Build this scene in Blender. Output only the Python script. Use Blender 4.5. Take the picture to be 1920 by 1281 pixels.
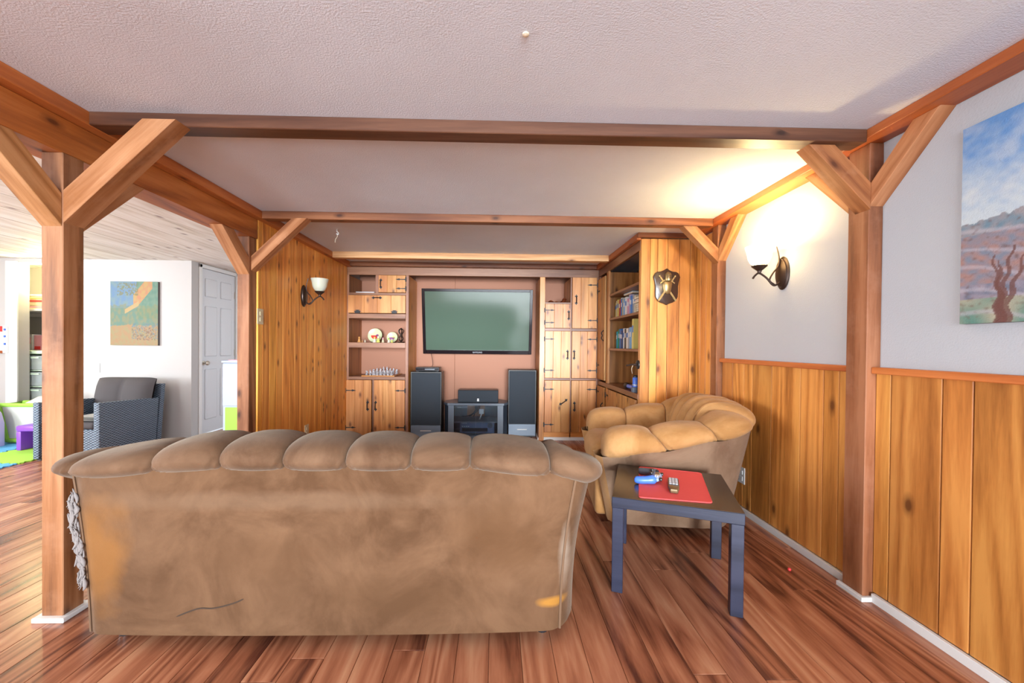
import bpy, bmesh, math, random
from mathutils import Vector, Matrix
random.seed(7)
S = bpy.context.scene
for o in list(bpy.data.objects): bpy.data.objects.remove(o)
COL = S.collection
PI = math.pi

# ------------------------------------------------------------------ camera, world, lights, exposure
cam_d = bpy.data.cameras.new('camera'); cam = bpy.data.objects.new('camera', cam_d); COL.objects.link(cam)
YAW, PITCH, ROLL = -0.02403, -0.008767, 0.009293
fwd = Vector((-math.sin(YAW), math.cos(YAW), 0)); rgt = Vector((math.cos(YAW), math.sin(YAW), 0)); up = Vector((0, 0, 1))
f2 = fwd*math.cos(PITCH) + up*math.sin(PITCH); u2 = up*math.cos(PITCH) - fwd*math.sin(PITCH)
cx_ = rgt*math.cos(ROLL) + u2*math.sin(ROLL); cy_ = u2*math.cos(ROLL) - rgt*math.sin(ROLL)
M = Matrix((cx_, cy_, -f2)).transposed().to_4x4(); M.translation = (0, 0, 1.16)
cam.matrix_world = M
cam_d.sensor_width = 36; cam_d.lens = 740.15*36/1920; cam_d.shift_x = 13.1/1920; cam_d.shift_y = 13.38/1920
cam_d.clip_start = 0.02; S.camera = cam

W = bpy.data.worlds.new('daylight'); S.world = W; W.use_nodes = True
W.node_tree.nodes['Background'].inputs[0].default_value = (0.80, 0.90, 1.0, 1)
W.node_tree.nodes['Background'].inputs[1].default_value = 2.0

def area(name, loc, size, size_y, rot, energy, color=(1, 1, 1)):
    l = bpy.data.lights.new(name, 'AREA'); l.shape = 'RECTANGLE'; l.size = size; l.size_y = size_y
    l.energy = energy; l.color = color
    o = bpy.data.objects.new(name, l); COL.objects.link(o); o.location = loc; o.rotation_euler = rot; return o
def point(name, loc, energy, color, radius=0.03):
    l = bpy.data.lights.new(name, 'POINT'); l.energy = energy; l.color = color; l.shadow_soft_size = radius
    o = bpy.data.objects.new(name, l); COL.objects.link(o); o.location = loc; return o
# daylight through the windows behind the camera and on the playroom side (area lamps stand in modelled wall openings)
sun_d = bpy.data.lights.new('far_end_fill_sun', 'SUN'); sun_d.energy = 4.6; sun_d.angle = math.radians(22); sun_d.color = (0.86, 0.93, 1.0)  # added soft fill lamp, brightens the far end of the room
sun = bpy.data.objects.new('far_end_fill_sun', sun_d); COL.objects.link(sun)
sun.rotation_euler = Vector((-.06, 1.0, -.04)).to_track_quat('-Z', 'Y').to_euler()
area('patio_door_daylight', (0.0, -2.75, 1.05), 3.2, 2.0, (PI/2, 0, 0), 32, (0.84, 0.93, 1.0))
area('playroom_window_daylight', (-4.6, -2.75, 1.6), 1.2, .8, (PI/2, 0, 0), 25, (0.88, 0.95, 1.0))
area('playroom_side_daylight', (-6.5, 1.2, 1.35), 3.0, 1.3, (PI/2, 0, -PI/2), 160, (0.92, 0.96, 1.0))
point('sconce_bulb', (1.60, 2.39, 1.765), 12, (1.0, 0.74, 0.38), 0.035)
point('closet_bulb', (-5.60, 4.99, 1.97), 12, (1.0, 0.88, 0.45), 0.04)
VS = S.view_settings
VS.view_transform = 'Standard'; VS.look = 'None'; VS.gamma = 1; VS.use_curve_mapping = False; VS.exposure = 1.08
S.cycles.max_bounces = 10; S.cycles.diffuse_bounces = 6

# ------------------------------------------------------------------ materials
MATS = {}
class NT:
    def __init__(s, name):
        s.m = bpy.data.materials.new(name); s.m.use_nodes = True; s.t = s.m.node_tree
        s.b = s.t.nodes['Principled BSDF']; MATS[name] = s.m
    def n(s, typ, **kw):
        nd = s.t.nodes.new(typ)
        for k, v in kw.items(): setattr(nd, k, v)
        return nd
    def l(s, a, b): s.t.links.new(a, b)
    def set(s, **kw):
        for k, v in kw.items(): s.b.inputs[k.replace('_', ' ')].default_value = v
    def coord(s, scale=(1, 1, 1), rnd=True):
        tc = s.n('ShaderNodeTexCoord'); oi = s.n('ShaderNodeObjectInfo')
        mp = s.n('ShaderNodeMapping'); mp.inputs['Scale'].default_value = scale
        if rnd:
            mu = s.n('ShaderNodeVectorMath', operation='SCALE'); cb = s.n('ShaderNodeCombineXYZ')
            w = s.n('ShaderNodeTexWhiteNoise', noise_dimensions='1D'); s.l(oi.outputs['Random'], w.inputs['W'])
            s.l(w.outputs['Color'], mu.inputs[0]); mu.inputs['Scale'].default_value = 37.0
            ad = s.n('ShaderNodeVectorMath', operation='ADD'); s.l(tc.outputs['Object'], ad.inputs[0]); s.l(mu.outputs[0], ad.inputs[1])
            s.l(ad.outputs[0], mp.inputs['Vector'])
        else: s.l(tc.outputs['Object'], mp.inputs['Vector'])
        s.oi = oi
        return mp.outputs[0]
    def noise(s, vec, scale, detail=4, rough=.55, dist=0):
        n = s.n('ShaderNodeTexNoise'); s.l(vec, n.inputs['Vector']); n.inputs['Scale'].default_value = scale
        n.inputs['Detail'].default_value = detail; n.inputs['Roughness'].default_value = rough; n.inputs['Distortion'].default_value = dist
        return n.outputs['Fac']
    def ramp(s, fac, stops):
        r = s.n('ShaderNodeValToRGB'); s.l(fac, r.inputs[0]); e = r.color_ramp.elements
        while len(e) < len(stops): e.new(0.5)
        for el, (p, c) in zip(e, stops): el.position = p; el.color = (*c, 1) if len(c) == 3 else c
        return r.outputs[0]
    def mix(s, fac, a, b, mode='MIX'):
        m = s.n('ShaderNodeMix', data_type='RGBA', blend_type=mode)
        for val, i in ((fac, 0), (a, 6), (b, 7)):
            if hasattr(val, 'links'): s.l(val, m.inputs[i])
            elif i == 0: m.inputs[0].default_value = val
            else: m.inputs[i].default_value = (*val, 1)
        return m.outputs[2]
    def math(s, op, a, b=0.0, clamp=False):
        m = s.n('ShaderNodeMath', operation=op, use_clamp=clamp)
        for i, v in enumerate((a, b)):
            if hasattr(v, 'links'): s.l(v, m.inputs[i])
            else: m.inputs[i].default_value = v
        return m.outputs[0]
    def bump(s, h, strength=.2, dist=.01):
        b = s.n('ShaderNodeBump'); b.inputs['Strength'].default_value = strength; b.inputs['Distance'].default_value = dist
        s.l(h, b.inputs['Height']); s.l(b.outputs[0], s.b.inputs['Normal'])
    def hsv(s, col, h=.5, sat=1., v=1.):
        n = s.n('ShaderNodeHueSaturation'); s.l(col, n.inputs['Color'])
        for k, x in (('Hue', h), ('Saturation', sat), ('Value', v)):
            if hasattr(x, 'links'): s.l(x, n.inputs[k])
            else: n.inputs[k].default_value = x
        return n.outputs[0]

def plain(name, col, rough=.5, metal=0., **kw):
    t = NT(name); t.set(Base_Color=(*col, 1), Roughness=rough, Metallic=metal, **kw)
    v = t.coord((1, 1, 1)); t.bump(t.noise(v, 180, 2), .06, .002)
    return t.m

def wood(name, c0, c1, c2, axis='z', rough=.38, knots=0., streak=9., vary=.25, wear_sheen=0., ksize=(11., 5.)):
    t = NT(name); ax = 'xyz'.index(axis); sc = [1, 1, 1]; sc[ax] = .07
    v = t.coord(tuple(sc))
    warp = t.noise(v, 2.2, 2, .5)
    g1 = t.noise(v, streak, 5, .6, 1.2)
    g2 = t.noise(v, streak*7, 3, .7)
    # ring-like bands from a distorted noise field
    rings = t.math('FRACT', t.math('MULTIPLY', t.noise(v, 3.2, 1, .4, .6), 9.0))
    rings = t.math('ABSOLUTE', t.math('SUBTRACT', rings, .5))
    f = t.math('ADD', t.math('MULTIPLY', g1, .55), t.math('ADD', t.math('MULTIPLY', g2, .30), t.math('MULTIPLY', rings, .42)))
    col = t.ramp(f, [(.34, c0), (.50, c1), (.66, c2)])
    if knots > 0:
        kv0 = t.coord((1, 1, 1)); sx_ = t.n('ShaderNodeSeparateXYZ'); t.l(kv0, sx_.inputs[0]); oth = [i for i in range(3) if i != ax]
        cb_ = t.n('ShaderNodeCombineXYZ'); t.l(t.math('MULTIPLY', t.math('ADD', sx_.outputs[oth[0]], sx_.outputs[oth[1]]), ksize[0]), cb_.inputs[0]); t.l(t.math('MULTIPLY', sx_.outputs[ax], ksize[1]), cb_.inputs[1])
        kv = cb_.outputs[0]; vo = t.n('ShaderNodeTexVoronoi', voronoi_dimensions='2D'); t.l(kv, vo.inputs['Vector']); vo.inputs['Scale'].default_value = 1.0
        dd = t.math('ADD', vo.outputs['Distance'], t.math('MULTIPLY', t.noise(kv, 3, 2), .10))
        sep = t.n('ShaderNodeSeparateColor'); t.l(vo.outputs['Color'], sep.inputs[0])
        on = t.math('LESS_THAN', sep.outputs[0], knots)
        core = t.ramp(dd, [(.12, (1, 1, 1)), (.19, (.5, .5, .5)), (.32, (0, 0, 0))])
        k = t.math('MULTIPLY', core, on)
        col = t.mix(t.math('MULTIPLY', k, .85), col, (c0[0]*.30, c0[1]*.22, c0[2]*.25))
    if wear_sheen > 0:  # pale greyed patches: worn wood plus window sheen painted into the colour
        d = t.ramp(t.noise(t.coord((1, 1, 1)), 4, 5, .7), [(.5, (0, 0, 0)), (.75, (1, 1, 1))])
        col = t.mix(t.math('MULTIPLY', d, wear_sheen), col, (c2[0]*1.1, c2[1]*1.25, c2[2]*1.6))
    val = t.math('ADD', 1-vary/2, t.math('MULTIPLY', t.oi.outputs['Random'], vary))
    w2 = t.n('ShaderNodeTexWhiteNoise', noise_dimensions='1D'); t.l(t.math('ADD', t.oi.outputs['Random'], 3.3), w2.inputs['W'])
    hue = t.math('ADD', .494, t.math('MULTIPLY', w2.outputs['Value'], .012))
    t.l(t.hsv(col, hue, 1., val), t.b.inputs['Base Color'])
    t.set(Roughness=rough); t.bump(g2, .12, .002)
    return t.m

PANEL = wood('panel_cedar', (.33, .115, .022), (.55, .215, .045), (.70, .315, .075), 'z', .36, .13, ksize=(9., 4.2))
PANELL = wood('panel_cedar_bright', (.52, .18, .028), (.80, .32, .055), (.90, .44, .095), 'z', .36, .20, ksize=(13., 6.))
PANELX = wood('panel_cedar_across', (.33, .115, .022), (.55, .215, .045), (.70, .315, .075), 'x', .36, .12)
PANELY = wood('bookcase_cedar', (.26, .105, .025), (.42, .18, .045), (.55, .26, .075), 'z', .4, .25)
DOORW = wood('cabinet_pine', (.40, .145, .035), (.55, .225, .058), (.66, .31, .10), 'z', .4, .17, vary=.18)
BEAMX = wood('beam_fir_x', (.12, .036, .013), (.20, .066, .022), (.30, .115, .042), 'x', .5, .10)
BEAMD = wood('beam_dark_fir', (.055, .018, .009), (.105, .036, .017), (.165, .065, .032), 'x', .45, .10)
BEAMY = wood('beam_fir_y', (.27, .065, .014), (.44, .118, .024), (.56, .18, .045), 'y', .45, .10)
BEAMZ = wood('post_fir', (.13, .044, .015), (.26, .096, .034), (.37, .16, .07), 'z', .5, .14, wear_sheen=.45)
PALEX = wood('pale_pine_x', (.48, .22, .08), (.62, .33, .13), (.70, .42, .2), 'x', .5, .2)
BROWN = wood('dark_stained_wood', (.13, .045, .022), (.21, .085, .042), (.29, .13, .07), 'x', .4)
BROWNZ = wood('dark_stained_upright', (.16, .06, .03), (.25, .105, .055), (.34, .16, .09), 'z', .4)
BLACKW = wood('black_brown_veneer', (.008, .010, .022), (.015, .018, .037), (.024, .027, .05), 'x', .3, vary=.05)
PLAYC = wood('whitewashed_board', (.54, .48, .40), (.68, .63, .56), (.76, .73, .68), 'y', .6, .12, vary=.08)
BOARDM = plain('chipboard', (.36, .155, .088), .65)

def floor_mat():
    t = NT('walnut_laminate'); v = t.coord((1, .09, 1))
    a = t.noise(v, 7, 4, .55, 2.0); fine = t.noise(v, 60, 3, .65)
    rings = t.math('FRACT', t.math('MULTIPLY', t.noise(v, 4.2, 1.5, .45, 1.0), 8.0)); rings = t.math('ABSOLUTE', t.math('SUBTRACT', rings, .5))
    f = t.math('ADD', t.math('MULTIPLY', a, .60), t.math('ADD', t.math('MULTIPLY', fine, .2), t.math('MULTIPLY', rings, .42)))
    f = t.math('ADD', f, t.math('MULTIPLY', t.math('SUBTRACT', t.oi.outputs['Random'], .5), .16))
    col = t.ramp(f, [(.30, (.10, .030, .017)), (.42, (.26, .088, .042)), (.57, (.42, .165, .085)), (.76, (.56, .285, .155))])
    t.l(col, t.b.inputs['Base Color']); t.set(Roughness=.27, Specular_IOR_Level=.5); t.bump(fine, .05, .001)
    return t.m
FLOORM = floor_mat()

def stucco(name, col, scale=130, strength=.55, dist=.006, blotch=None):
    t = NT(name); v = t.coord((1, 1, 1), False)
    if blotch:
        c = t.ramp(t.noise(v, 1.1, 4, .6), [(.3, blotch), (.65, col)]); t.l(c, t.b.inputs['Base Color'])
    else: t.set(Base_Color=(*col, 1))
    t.set(Roughness=.9, Specular_IOR_Level=.15)
    h = t.noise(v, scale, 3, .6); t.bump(h, strength, dist); return t.m
CEIL = stucco('stucco_ceiling', (.78, .83, .90), 150, .6, .005, (.72, .76, .82))
WALLW = stucco('plaster_wall', (.47, .49, .52), 150, .4, .003)
PAINT = stucco('white_painted_wall', (.50, .485, .47), 60, .08, .002)
WHITE = plain('white_trim', (.74, .74, .72), .4)
DOORWHITE = plain('white_door_paint', (.66, .68, .70), .35)

def velvet(name, c0, c1, wear_and_light=()):
    t = NT(name); v = t.coord((1, 1, 1), False)
    n1 = t.noise(v, 3.2, 5, .62, .7); n2 = t.noise(v, 320, 2, .7)
    col = t.ramp(n1, [(.36, c0), (.64, c1)])
    n3 = t.noise(v, 14, 4, .65)
    col = t.mix(t.math('MULTIPLY', t.ramp(n3, [(.5, (0, 0, 0)), (.8, (1, 1, 1))]), .25), col, (c1[0]*1.25, c1[1]*1.3, c1[2]*1.45))
    for (p, sc, c, amt) in wear_and_light:
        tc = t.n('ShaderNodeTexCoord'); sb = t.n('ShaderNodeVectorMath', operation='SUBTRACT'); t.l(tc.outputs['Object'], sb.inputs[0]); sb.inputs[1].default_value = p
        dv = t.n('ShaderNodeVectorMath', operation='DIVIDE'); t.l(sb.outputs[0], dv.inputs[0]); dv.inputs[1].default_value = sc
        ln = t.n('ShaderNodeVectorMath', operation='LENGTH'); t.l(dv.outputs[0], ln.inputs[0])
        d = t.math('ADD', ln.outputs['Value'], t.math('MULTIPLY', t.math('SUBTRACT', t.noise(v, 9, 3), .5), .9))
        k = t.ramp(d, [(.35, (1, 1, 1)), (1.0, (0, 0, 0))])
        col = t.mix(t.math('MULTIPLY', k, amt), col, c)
    t.l(col, t.b.inputs['Base Color'])
    t.set(Roughness=.85, Specular_IOR_Level=.2, Sheen_Weight=.16, Sheen_Roughness=.4, Sheen_Tint=(1, .88, .72, 1))
    t.bump(t.math('ADD', t.math('MULTIPLY', n2, .5), t.noise(v, 28, 4, .6)), .35, .004); return t.m
VEL = velvet('brown_velvet', (.075, .035, .016), (.14, .076, .041))
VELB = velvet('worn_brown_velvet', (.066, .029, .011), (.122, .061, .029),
              [((-1.50, 1.50, .36), (.16, .3, .24), (.20, .080, .016), .7), ((.235, 1.50, .165), (.075, .2, .022), (.34, .15, .02), .75), ((.28, 1.50, .34), (.035, .2, .15), (.26, .20, .15), .7), ((-.85, 1.5, .565), (.85, .2, .045), (.165, .10, .06), .30), ((-.35, 1.5, .20), (.5, .2, .10), (.075, .034, .013), .5), ((.05, 1.5, .40), (.25, .2, .18), (.085, .037, .013), .6), ((-.9, 1.5, .35), (.3, .2, .12), (.08, .036, .014), .5)])  # small yellow spot is warm light painted into the colour; orange patch is wear
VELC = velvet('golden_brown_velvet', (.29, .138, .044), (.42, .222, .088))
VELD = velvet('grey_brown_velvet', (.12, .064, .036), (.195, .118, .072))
BATT = plain('grey_batting', (.20, .175, .165), .95)
SCUFF = plain('dark_scratch', (.035, .018, .009), .9)
PIPE = plain('brown_piping', (.13, .07, .036), .9)
BLACKM = plain('black_iron', (.018, .017, .018), .45, .3)
BLK = plain('black_plastic', (.015, .016, .019), .35)
BLKG = plain('gloss_black_bezel', (.012, .008, .010), .12)
CLOTHB = plain('speaker_cloth', (.028, .036, .046), .9)
SPKB = plain('speaker_plinth', (.16, .20, .25), .4, .2)
EDGEM = plain('grey_speaker_edge', (.075, .072, .066), .5, .2)
STANDM = plain('slate_grey_laminate', (.085, .105, .135), .35)
SILV = plain('silver_edge', (.5, .52, .55), .3, .7)
NICK = plain('brushed_nickel', (.55, .50, .42), .3, .9)
BRONZE = plain('dark_bronze', (.045, .025, .018), .38, .5)
BRASS = plain('antique_brass', (.38, .27, .12), .34, .75)
IVORY = plain('ivory_plastic', (.68, .58, .38), .4)
CREAM = plain('cream', (.80, .70, .52), .6)
RED = plain('red_placemat', (.78, .085, .085), .75)
REDP = plain('red_plastic', (.75, .04, .04), .4)
BLUE = plain('blue_plastic', (.06, .16, .62), .3)
BLUEG = plain('pale_blue_plastic', (.45, .55, .75), .35)
GREYB = plain('grey_button', (.55, .58, .64), .4)
CHAR = plain('charcoal_cushion', (.065, .058, .060), .9)
LAV = plain('lavender_plastic', (.50, .42, .72), .45)
PURP = plain('purple_plastic', (.22, .06, .52), .4)
GREEN = plain('lime_plastic', (.30, .62, .06), .45)
FGREEN = plain('green_foam', (.36, .68, .07), .8)
FBLUE = plain('blue_foam', (.10, .40, .72), .8)
PALEB = plain('pale_blue_board', (.40, .46, .58), .5)
PINK = plain('pink_card', (.85, .38, .42), .6)
ORANGE = plain('orange_cloth', (.55, .14, .04), .85)
YEL = plain('yellow_green_cover', (.72, .70, .18), .5)
MESHG = plain('grey_mesh', (.55, .56, .52), .8)
GOLDW = plain('honey_ceramic', (.62, .30, .10), .3)
def screen():
    t = NT('tv_screen'); t.set(Base_Color=(.072, .110, .080, 1), Roughness=.12, Specular_IOR_Level=.6); return t.m
SCREEN = screen()
def glassy(name, col, rough, trans):
    t = NT(name); t.set(Base_Color=(*col, 1), Roughness=rough, Transmission_Weight=trans, IOR=1.45); return t.m
CHESSG = glassy('clear_glass', (.92, .95, 1), .06, .75)
CHESSF = glassy('frosted_glass', (.85, .87, .92), .45, .5)
DRAWG = glassy('translucent_drawer', (.80, .88, .84), .35, .7)
PANE = glassy('smoked_glass', (.55, .62, .68), .03, 1.0)
SHADE = NT('alabaster_glass'); SHADE.set(Base_Color=(.66, .60, .48, 1), Roughness=.35, Subsurface_Weight=.3); SHADE = SHADE.m
t = NT('lit_alabaster_glass'); t.set(Base_Color=(.9, .82, .6, 1), Roughness=.4, Emission_Color=(1, .70, .30, 1), Emission_Strength=9.0); SHADEL = t.m
t = NT('lamp_bulb'); t.set(Base_Color=(1, .9, .7, 1), Emission_Color=(1, .85, .55, 1), Emission_Strength=15.0); BULB = t.m
def wicker():
    t = NT('grey_wicker'); v = t.coord((1, 1, 1), False)
    sp = t.n('ShaderNodeSeparateXYZ'); t.l(v, sp.inputs[0]); u_ = t.math('ADD', sp.outputs[0], sp.outputs[1])
    a_ = t.math('SINE', t.math('MULTIPLY', u_, 150)); b_ = t.math('SINE', t.math('MULTIPLY', sp.outputs[2], 260))
    h = t.math('ADD', t.math('MULTIPLY', t.math('MULTIPLY', a_, b_), .5), .5)
    t.l(t.ramp(h, [(.15, (.03, .042, .06)), (.8, (.15, .20, .26))]), t.b.inputs['Base Color']); t.set(Roughness=.5); t.bump(h, .8, .006); return t.m
WICK = wicker()
def attr_mat(name):
    t = NT(name); a = t.n('ShaderNodeAttribute'); a.attribute_name = 'paint'; t.l(a.outputs['Color'], t.b.inputs['Base Color'])
    t.set(Roughness=.55); v = t.coord((1, 1, 1), False); t.bump(t.noise(v, 90, 4, .6, 1.5), .5, .004); return t.m
CANVAS = attr_mat('painted_canvas')
CANVEDGE = plain('canvas_edge', (.10, .09, .09), .7)

# ------------------------------------------------------------------ geometry helpers
def BM(): return bmesh.new()
def box(bm, x0, x1, y0, y1, z0, z1, bev=0, seg=1, mat=None):
    vs = [bm.verts.new((x, y, z)) for z in (z0, z1) for y in (y0, y1) for x in (x0, x1)]
    fs = [(0, 2, 3, 1), (4, 5, 7, 6), (0, 1, 5, 4), (2, 6, 7, 3), (0, 4, 6, 2), (1, 3, 7, 5)]
    faces = [bm.faces.new([vs[i] for i in f]) for f in fs]
    if mat is not None:
        for v in vs: v.co = mat @ v.co
    if bev > 0:
        es = {e for f in faces for e in f.edges}
        bmesh.ops.bevel(bm, geom=list(es), offset=bev, segments=seg, affect='EDGES', profile=.5)
    return bm
def prism(bm, pts, axis, a0, a1, bev=0, seg=1):
    """pts: 2-D outline; axis 'x','y','z' = extrusion axis"""
    def P(p, a):
        return {'x': (a, p[0], p[1]), 'y': (p[0], a, p[1]), 'z': (p[0], p[1], a)}[axis]
    A = [bm.verts.new(P(p, a0)) for p in pts]; B = [bm.verts.new(P(p, a1)) for p in pts]
    n = len(pts); fs = [bm.faces.new(A), bm.faces.new(B[::-1])]
    for i in range(n): fs.append(bm.faces.new((A[i], B[i], B[(i+1) % n], A[(i+1) % n])))
    bmesh.ops.recalc_face_normals(bm, faces=fs)
    if bev > 0:
        es = {e for f in fs[:2] for e in f.edges}
        bmesh.ops.bevel(bm, geom=list(es), offset=bev, segments=seg, affect='EDGES', profile=.5)
    return bm
def lathe(bm, prof, c=(0, 0, 0), n=20, mat=None):
    rings = []
    for r, z in prof:
        if r < 1e-5: rings.append([bm.verts.new((c[0], c[1], c[2]+z))])
        else: rings.append([bm.verts.new((c[0]+r*math.cos(2*PI*k/n), c[1]+r*math.sin(2*PI*k/n), c[2]+z)) for k in range(n)])
    for a, b in zip(rings, rings[1:]):
        for k in range(n):
            k2 = (k+1) % n
            if len(a) == 1 and len(b) == 1: continue
            if len(a) == 1: bm.faces.new((a[0], b[k2], b[k]))
            elif len(b) == 1: bm.faces.new((a[k], a[k2], b[0]))
            else: bm.faces.new((a[k], a[k2], b[k2], b[k]))
    if mat is not None:
        for r in rings:
            for v in r: v.co = mat @ v.co
    return bm
def tube(bm, pts, r, n=8, closed=False):
    pts = [Vector(p) for p in pts]; N = len(pts); rings = []; prev = None
    for i, p in enumerate(pts):
        if closed: d = pts[(i+1) % N]-pts[i-1]
        else: d = pts[min(i+1, N-1)]-pts[max(i-1, 0)]
        d.normalize()
        if prev is None:
            a = d.cross(Vector((0, 0, 1)))
            if a.length < .1: a = d.cross(Vector((1, 0, 0)))
        else: a = prev - d*prev.dot(d)
        a.normalize(); prev = a; b = d.cross(a)
        rr = r[i] if isinstance(r, (list, tuple)) else r
        rings.append([bm.verts.new(p+a*rr*math.cos(2*PI*k/n)+b*rr*math.sin(2*PI*k/n)) for k in range(n)])
    m = N if closed else N-1
    for i in range(m):
        A, B = rings[i], rings[(i+1) % N]
        for k in range(n): bm.faces.new((A[k], A[(k+1) % n], B[(k+1) % n], B[k]))
    if not closed: bm.faces.new(rings[0][::-1]); bm.faces.new(rings[-1])
    return bm
def grid(bm, rows, closed=False):
    R = [[bm.verts.new(p) for p in r] for r in rows]
    for a, b in zip(R, R[1:]):
        n = len(a)
        for k in range(n if closed else n-1): bm.faces.new((a[k], a[(k+1) % n], b[(k+1) % n], b[k]))
    return R
def xform(bm, mat):
    bmesh.ops.transform(bm, matrix=mat, verts=bm.verts[:])
    return bm
def smoothpath(pts, n=6):
    out = []; P = [Vector(p) for p in pts]
    for i in range(len(P)-1):
        p0, p1, p2, p3 = P[max(i-1, 0)], P[i], P[i+1], P[min(i+2, len(P)-1)]
        for k in range(n):
            t = k/n
            out.append(.5*((2*p1)+(p2-p0)*t+(2*p0-5*p1+4*p2-p3)*t*t+(3*p1-p0-3*p2+p3)*t**3))
    out.append(P[-1]); return out

def obj(name, bm, mat, parent=None, base=None, smooth=True, angle=35, mats=None):
    """link bm as one mesh object; bm is in world axes, base (default: parent base) is its origin"""
    me = bpy.data.meshes.new(name)
    if base is None: base = parent.get('_b', (0, 0, 0)) if parent else (0, 0, 0)
    b = Vector(base)
    bmesh.ops.recalc_face_normals(bm, faces=bm.faces[:])
    bmesh.ops.translate(bm, vec=-b, verts=bm.verts[:])
    bm.to_mesh(me); bm.free()
    for m in (mats or [mat]): me.materials.append(m)
    if smooth:
        me.polygons.foreach_set('use_smooth', [True]*len(me.polygons)); me.set_sharp_from_angle(angle=math.radians(angle))
    o = bpy.data.objects.new(name, me); COL.objects.link(o)
    if parent: o.parent = parent; o.location = b - Vector(parent.get('_b', (0, 0, 0)))
    else: o.location = b
    o['_b'] = tuple(b)
    return o
def tag(o, label, cat=None, group=None, kind=None):
    o['label'] = label
    if cat: o['category'] = cat
    if group: o['group'] = group
    if kind: o['kind'] = kind
    return o
def thing(name, label, cat, base, group=None, rotz=0.0):
    o = bpy.data.objects.new(name, None); COL.objects.link(o); o.location = base; o.rotation_euler = (0, 0, rotz)
    o.empty_display_size = .05
    o['_b'] = (0, 0, 0) if rotz or base == (0, 0, 0) else tuple(base)
    return tag(o, label, cat, group)
def local(o):   # children of this thing are modelled in its own axes
    o['_b'] = (0, 0, 0); return o
def struct(name, bm, mat, label=None, base=(0, 0, 0), **k):
    o = obj(name, bm, mat, None, base, **k); o['kind'] = 'structure'
    if label: o['label'] = label
    return o
def sroot(name, label, base=(0, 0, 0)):
    o = bpy.data.objects.new(name, None); COL.objects.link(o); o.location = base; o['_b'] = tuple(base); o['kind'] = 'structure'; o['label'] = label; return o
def bx(*a, **k): return box(BM(), *a, **k)
def text(name, s, size, loc, rot, mat, parent, ext=.0006):
    c = bpy.data.curves.new(name, 'FONT'); c.body = s; c.size = size; c.extrude = ext; c.align_x = 'CENTER'; c.align_y = 'CENTER'
    o = bpy.data.objects.new(name, c); o2 = o; me = bpy.data.meshes.new_from_object(o); o = bpy.data.objects.new(name, me); bpy.data.objects.remove(o2); me.materials.clear(); me.materials.append(mat); COL.objects.link(o); o.parent = parent
    o.location = Vector(loc) - Vector(parent.get('_b', (0, 0, 0))); o.rotation_euler = rot; return o
def splits(a, b, lo, hi):
    out = [a]
    while out[-1] < b-lo*.9:
        out.append(min(b, out[-1]+random.uniform(lo, hi)))
    if b-out[-1] > 1e-4:
        out[-1] = b
    return out

# ------------------------------------------------------------------ floor
CZ = 2.14
floor = struct('floor', bx(-6.6, 1.9, -2.8, 6.4, -.08, -.012), FLOORM, 'walnut laminate floor')
field = BM(); npl = 0
PW = .121
xs = [1.80-PW*i for i in range(58)]
for i, x1 in enumerate(xs):
    x0 = x1-PW; xm = (x0+x1)/2
    y = .2 - random.uniform(0, 1.2)
    while y < 6.2:
        y1 = min(y+1.215, 6.2); ym = (y+y1)/2
        seen = y1 > 1.15 and x0 > -4.7 and y < 5.0 and (xm < -1.35 or xm > .30 or y < 1.65 or y1 > 4.55) and not (xm < -1.9 and y > 1.9*0+4.9) and xm < 1.77
        if seen and xm < -1.9 and ym < 1.9*abs(xm)/4.2*0.75: seen = False
        if seen and npl < 296:
            npl += 1
            obj('plank', bx(x0+.0008, x1-.0008, y+.0008, y1-.0008, -.012, 0, bev=.0012), FLOORM, floor, (xm, ym, 0), smooth=False)
        else: box(field, x0+.0008, x1-.0008, y+.0008, y1-.0008, -.012, 0)
        y = y1
# the part of the floor behind the camera
box(field, -6.6, 1.9, -2.8, -1.02, -.012, 0)
fo = obj('plank_field', field, FLOORM, floor, smooth=False); fo['kind'] = 'stuff'

# ------------------------------------------------------------------ shell
struct('ceiling', bx(-1.93, 1.9, -2.8, 5.4, CZ, CZ+.08), CEIL, 'stucco ceiling of the wood panelled room')
pc = sroot('ceiling', 'whitewashed board ceiling of the playroom', (-4.2, 2, CZ))
x = -6.5
while x < -1.94:
    w = .32; obj('board', bx(x+.002, min(x+w, -1.93)-.002, -2.8, 6.3, CZ, CZ+.05, bev=.003), PLAYC, pc, (x+.16, 1.7, CZ), smooth=False); x += w

# right wall: plaster above, cedar planks below
wr = struct('wall_right', bx(1.765, 1.88, -2.8, 5.4, 0, CZ), WALLW, 'plastered wall with cedar wainscot')
def vplanks(parent, axis, plane, joints, z0, z1, thick, mat, sign=1, name='plank', gap=.0035):
    """vertical planks on a wall; axis 'y': the wall is x=plane, the front faces -x (sign=1) or +x (-1); axis 'x': wall y=plane, faces -y"""
    for a, b in zip(joints, joints[1:]):
        t = thick*random.uniform(.9, 1.0)
        if axis == 'y':
            xa, xb = (plane, plane+t) if sign > 0 else (plane-t, plane)
            bm = bx(xa, xb, a+gap/2, b-gap/2, z0, z1, bev=.0025); base = (plane, (a+b)/2, (z0+z1)/2)
        else: bm = bx(a+gap/2, b-gap/2, plane, plane+t, z0, z1, bev=.0025); base = ((a+b)/2, plane, (z0+z1)/2)
        obj(name, bm, mat, parent, base, smooth=False)
J = [-.70, -.45, -.2, .02, .20, .43, .62, .84, 1.03, 1.22, 1.397, 1.498, 1.698, 1.769]
vplanks(wr, 'y', 1.745, J, .04, 1.05, .02, PANEL)
J = [1.874, 1.96, 2.055, 2.214, 2.449, 2.635, 2.726, 2.86, 2.995]
vplanks(wr, 'y', 1.745, J, .04, 1.05, .02, PANEL)
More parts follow.
